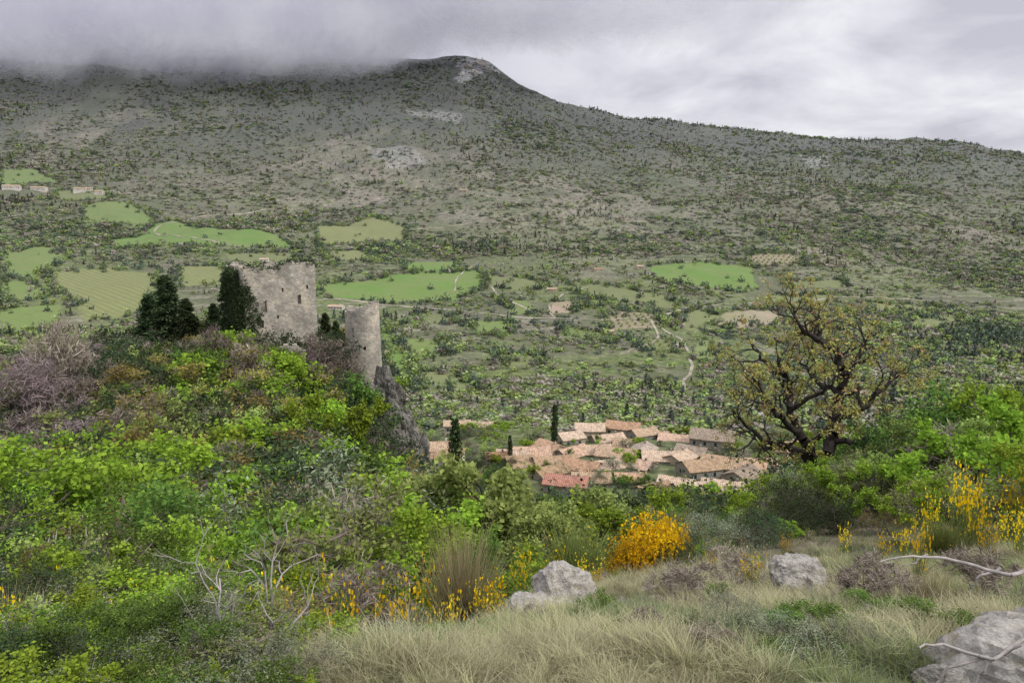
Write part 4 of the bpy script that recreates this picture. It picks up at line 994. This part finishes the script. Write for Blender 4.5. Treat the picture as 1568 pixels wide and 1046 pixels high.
HS = [
 (903,648,285,11,9,.1,0,0,0),(955,644,290,13,9,-.35,0,1,0),(985,656,280,10,8,.4,1,0,0),(1005,660,284,9,8,-.2,0,0,0),
 (872,662,268,9,8,.5,0,0,0),(930,664,270,12,8,.25,1,0,0),(962,672,262,10,9,-.4,0,0,0),(1035,667,275,12,9,-.3,1,1,0),
 (1092,657,262,15,11,-.5,1,3,0),(812,684,246,13,9,.2,0,1,0),(842,678,250,10,8,-.9,0,1,0),(875,683,247,11,9,.55,1,1,0),
 (908,680,250,12,9,.15,0,0,0),(945,684,244,13,9,-.15,0,0,0),(985,680,248,9,8,1.1,1,3,0),(1012,690,240,12,9,-.2,1,0,0),
 (785,690,238,10,8,-.1,0,0,0),(850,698,232,14,9,.1,0,0,0),(892,702,228,11,9,-.35,1,1,0),(930,702,230,11,8,.35,0,0,0),
 (978,704,230,9,8,-.8,1,1,0),(1075,706,222,13,9,.3,1,0,0),(1112,702,224,14,10,-.35,1,0,0),(1138,716,214,10,8,.6,1,3,0),
 (868,728,206,12,8,-.15,1,2,0),(672,674,228,8,8,.15,2,0,0),(684,690,222,9,7,-.2,2,0,1),(1070,738,200,14,9,.2,1,0,0),
 (1035,730,204,9,8,-.4,1,0,0),(915,756,196,13,8,.2,1,1,0),(1200,676,262,14,9,.2,0,1,0),(1230,690,250,10,8,-.3,1,0,0),
 (800,704,230,9,7,.3,1,0,1),(760,694,236,7,6,0,1,1,0),(1000,742,200,10,8,.3,1,0,0),(965,724,214,9,7,.2,0,1,0),(1165,700,236,10,8,.2,0,0,0),(1040,694,238,9,8,.9,0,0,0),(1185,712,228,12,8,-.2,1,1,0),
 (1110,738,200,12,8,-.3,1,0,0),(840,714,220,10,8,.5,0,0,0),(905,724,214,11,8,-.1,1,0,0),(1060,684,250,10,8,-.6,1,3,0),(1150,738,205,9,7,.3,1,1,0)]
for px, py, yy, w, d, rot, wm, rr_, mono in HS:
    x = bear(px, py, yy); house('stone_house', x, yy, zrow(py, yy)+random.uniform(-.5, .6), w*1.03, d*1.03, rot+random.uniform(-.2, .2), wm, rr_, rise=d*.22, mono=bool(mono))
for (px, py, w, d, h), (x, y) in zip(FARM, FARMS):
    house('farmhouse', x, y, Hf(x, y)+h, w, d, random.uniform(-.3, .3), 2 if px < 600 else 0, 0, rise=d*.17)

# ------------------------------------------------------------------ low cloud bank resting on the mountain (layered vapour sheets)
for ci_, (yc_, base_, am) in enumerate([(2380, 438, .5), (2500, 446, .55), (2620, 456, .6), (2740, 468, .66), (2860, 480, .75), (2960, 494, .9)]):
    cm, nt = newmat('cloud_vapour'); q = N(nt); g = q.n('ShaderNodeNewGeometry'); pos = g.outputs['Position']
    sp_ = q.n('ShaderNodeSeparateXYZ'); q.l(pos, sp_.inputs[0])
    nz_ = q.noise(pos, .0036, 7, .62, .6)
    hgt = q.math('ADD', sp_.outputs['Z'], q.math('MULTIPLY', q.math('SUBTRACT', nz_, .5), 280))
    hgt = q.math('SUBTRACT', hgt, q.ramp(sp_.outputs['X'], -520, -220, 0, 120))
    al = q.math('MULTIPLY', q.ramp(hgt, base_-30, base_+100), am)
    al = q.math('MULTIPLY', al, q.ramp(q.math('ADD', sp_.outputs['X'], q.math('MULTIPLY', nz_, 900)), 300, 1600, 1, 0))
    al = q.math('MULTIPLY', al, q.ramp(sp_.outputs['Z'], 1150, 1500, 1, 0))
    al = q.math('MULTIPLY', al, q.ramp(sp_.outputs['X'], -3900, -3300, 0, 1))
    cc = q.mix(q.ramp(q.noise(pos, .0045, 6, .6), .38, .62), (.74, .74, .82), (.97, .97, .99))
    d_ = q.n('ShaderNodeBsdfDiffuse'); q.l(cc, d_.inputs[0]); t_ = q.n('ShaderNodeBsdfTranslucent'); q.l(cc, t_.inputs[0]); tr = q.n('ShaderNodeBsdfTransparent')
    m1 = q.n('ShaderNodeMixShader'); m1.inputs[0].default_value = .5; q.l(d_.outputs[0], m1.inputs[1]); q.l(t_.outputs[0], m1.inputs[2])
    m2 = q.n('ShaderNodeMixShader'); q.l(al, m2.inputs[0]); q.l(tr.outputs[0], m2.inputs[1]); q.l(m1.outputs[0], m2.inputs[2]); q.out(m2.outputs[0])
    gx, gz = np.meshgrid(np.linspace(-4000, 1700, 74), np.linspace(360, 1500, 16), indexing='ij'); gy = yc_+fbm(gx/500., gz/300., 3, 100+ci_)*110
    Vc = np.stack([gx, gy, gz], -1).reshape(-1, 3); i0 = (np.arange(73)[:, None]*16+np.arange(15)[None]).ravel()
    link(bpy.data.objects.new('cloud_bank', qmesh('cloud_bank', Vc, np.stack([i0, i0+16, i0+17, i0+1], -1), [cm], smooth_=True)))

# ------------------------------------------------------------------ world / light / camera
w = bpy.data.worlds.new('World'); bpy.context.scene.world = w; w.use_nodes = True; nt = w.node_tree; nt.nodes.clear(); q = N(nt)
sd = Vector((.85, -.40, .85)).normalized()
sky = q.n('ShaderNodeTexSky'); sky.sky_type = 'NISHITA'; sky.sun_disc = False; sky.sun_elevation = math.asin(sd.z); sky.sun_rotation = math.atan2(sd.x, sd.y)
tc = q.n('ShaderNodeTexCoord'); dsp = q.n('ShaderNodeSeparateXYZ'); q.l(tc.outputs['Generated'], dsp.inputs[0])
zc = q.math('ADD', q.math('MAXIMUM', dsp.outputs['Z'], 0.), .26)
cb = q.n('ShaderNodeCombineXYZ'); q.l(q.math('DIVIDE', dsp.outputs['X'], zc), cb.inputs[0]); q.l(q.math('DIVIDE', dsp.outputs['Y'], zc), cb.inputs[1])
c1 = q.noise(cb.outputs[0], 2.1, 7, .54, .3); c2 = q.noise(cb.outputs[0], .7, 4, .5)
f = q.ramp(q.math('ADD', q.math('MULTIPLY', c1, .65), q.math('MULTIPLY', c2, .35)), .40, .57)
dk = q.ramp(dsp.outputs['X'], -.12, .2)
f2 = q.math('MULTIPLY', q.math('ADD', q.math('MULTIPLY', f, .8), .2), q.math('ADD', q.math('MULTIPLY', dk, .75), .25), True)
col = q.mix(f2, (.50, .495, .58), (.93, .93, .97))
up = q.ramp(dsp.outputs['Z'], .27, .9, 1.0, 3.0)
cl = q.n('ShaderNodeVectorMath'); cl.operation = 'SCALE'; q.l(col, cl.inputs[0]); q.l(up, cl.inputs['Scale'])
b1 = q.n('ShaderNodeBackground'); q.l(sky.outputs[0], b1.inputs[0]); b1.inputs[1].default_value = .1
b2 = q.n('ShaderNodeBackground'); q.l(cl.outputs[0], b2.inputs[0]); b2.inputs[1].default_value = 1.0
mx = q.n('ShaderNodeMixShader'); mx.inputs[0].default_value = .93; q.l(b1.outputs[0], mx.inputs[1]); q.l(b2.outputs[0], mx.inputs[2])
wo = q.n('ShaderNodeOutputWorld'); q.l(mx.outputs[0], wo.inputs[0])
sl = bpy.data.lights.new('sun', 'SUN'); sl.energy = 2.2; sl.angle = math.radians(11); sl.color = (1, .96, .9)
so = link(bpy.data.objects.new('sun', sl)); so.rotation_euler = sd.to_track_quat('Z', 'Y').to_euler()
cam = bpy.data.cameras.new('camera'); cam.lens = 26.01; cam.sensor_width = 36; cam.clip_start = .1; cam.clip_end = 20000
co = link(bpy.data.objects.new('camera', cam)); co.location = (0, 0, 0); co.rotation_euler = (math.radians(80), 0, 0)
sc_ = bpy.context.scene; sc_.camera = co
sc_.view_settings.view_transform = 'Standard'; sc_.view_settings.look = 'None'; sc_.view_settings.exposure = 0
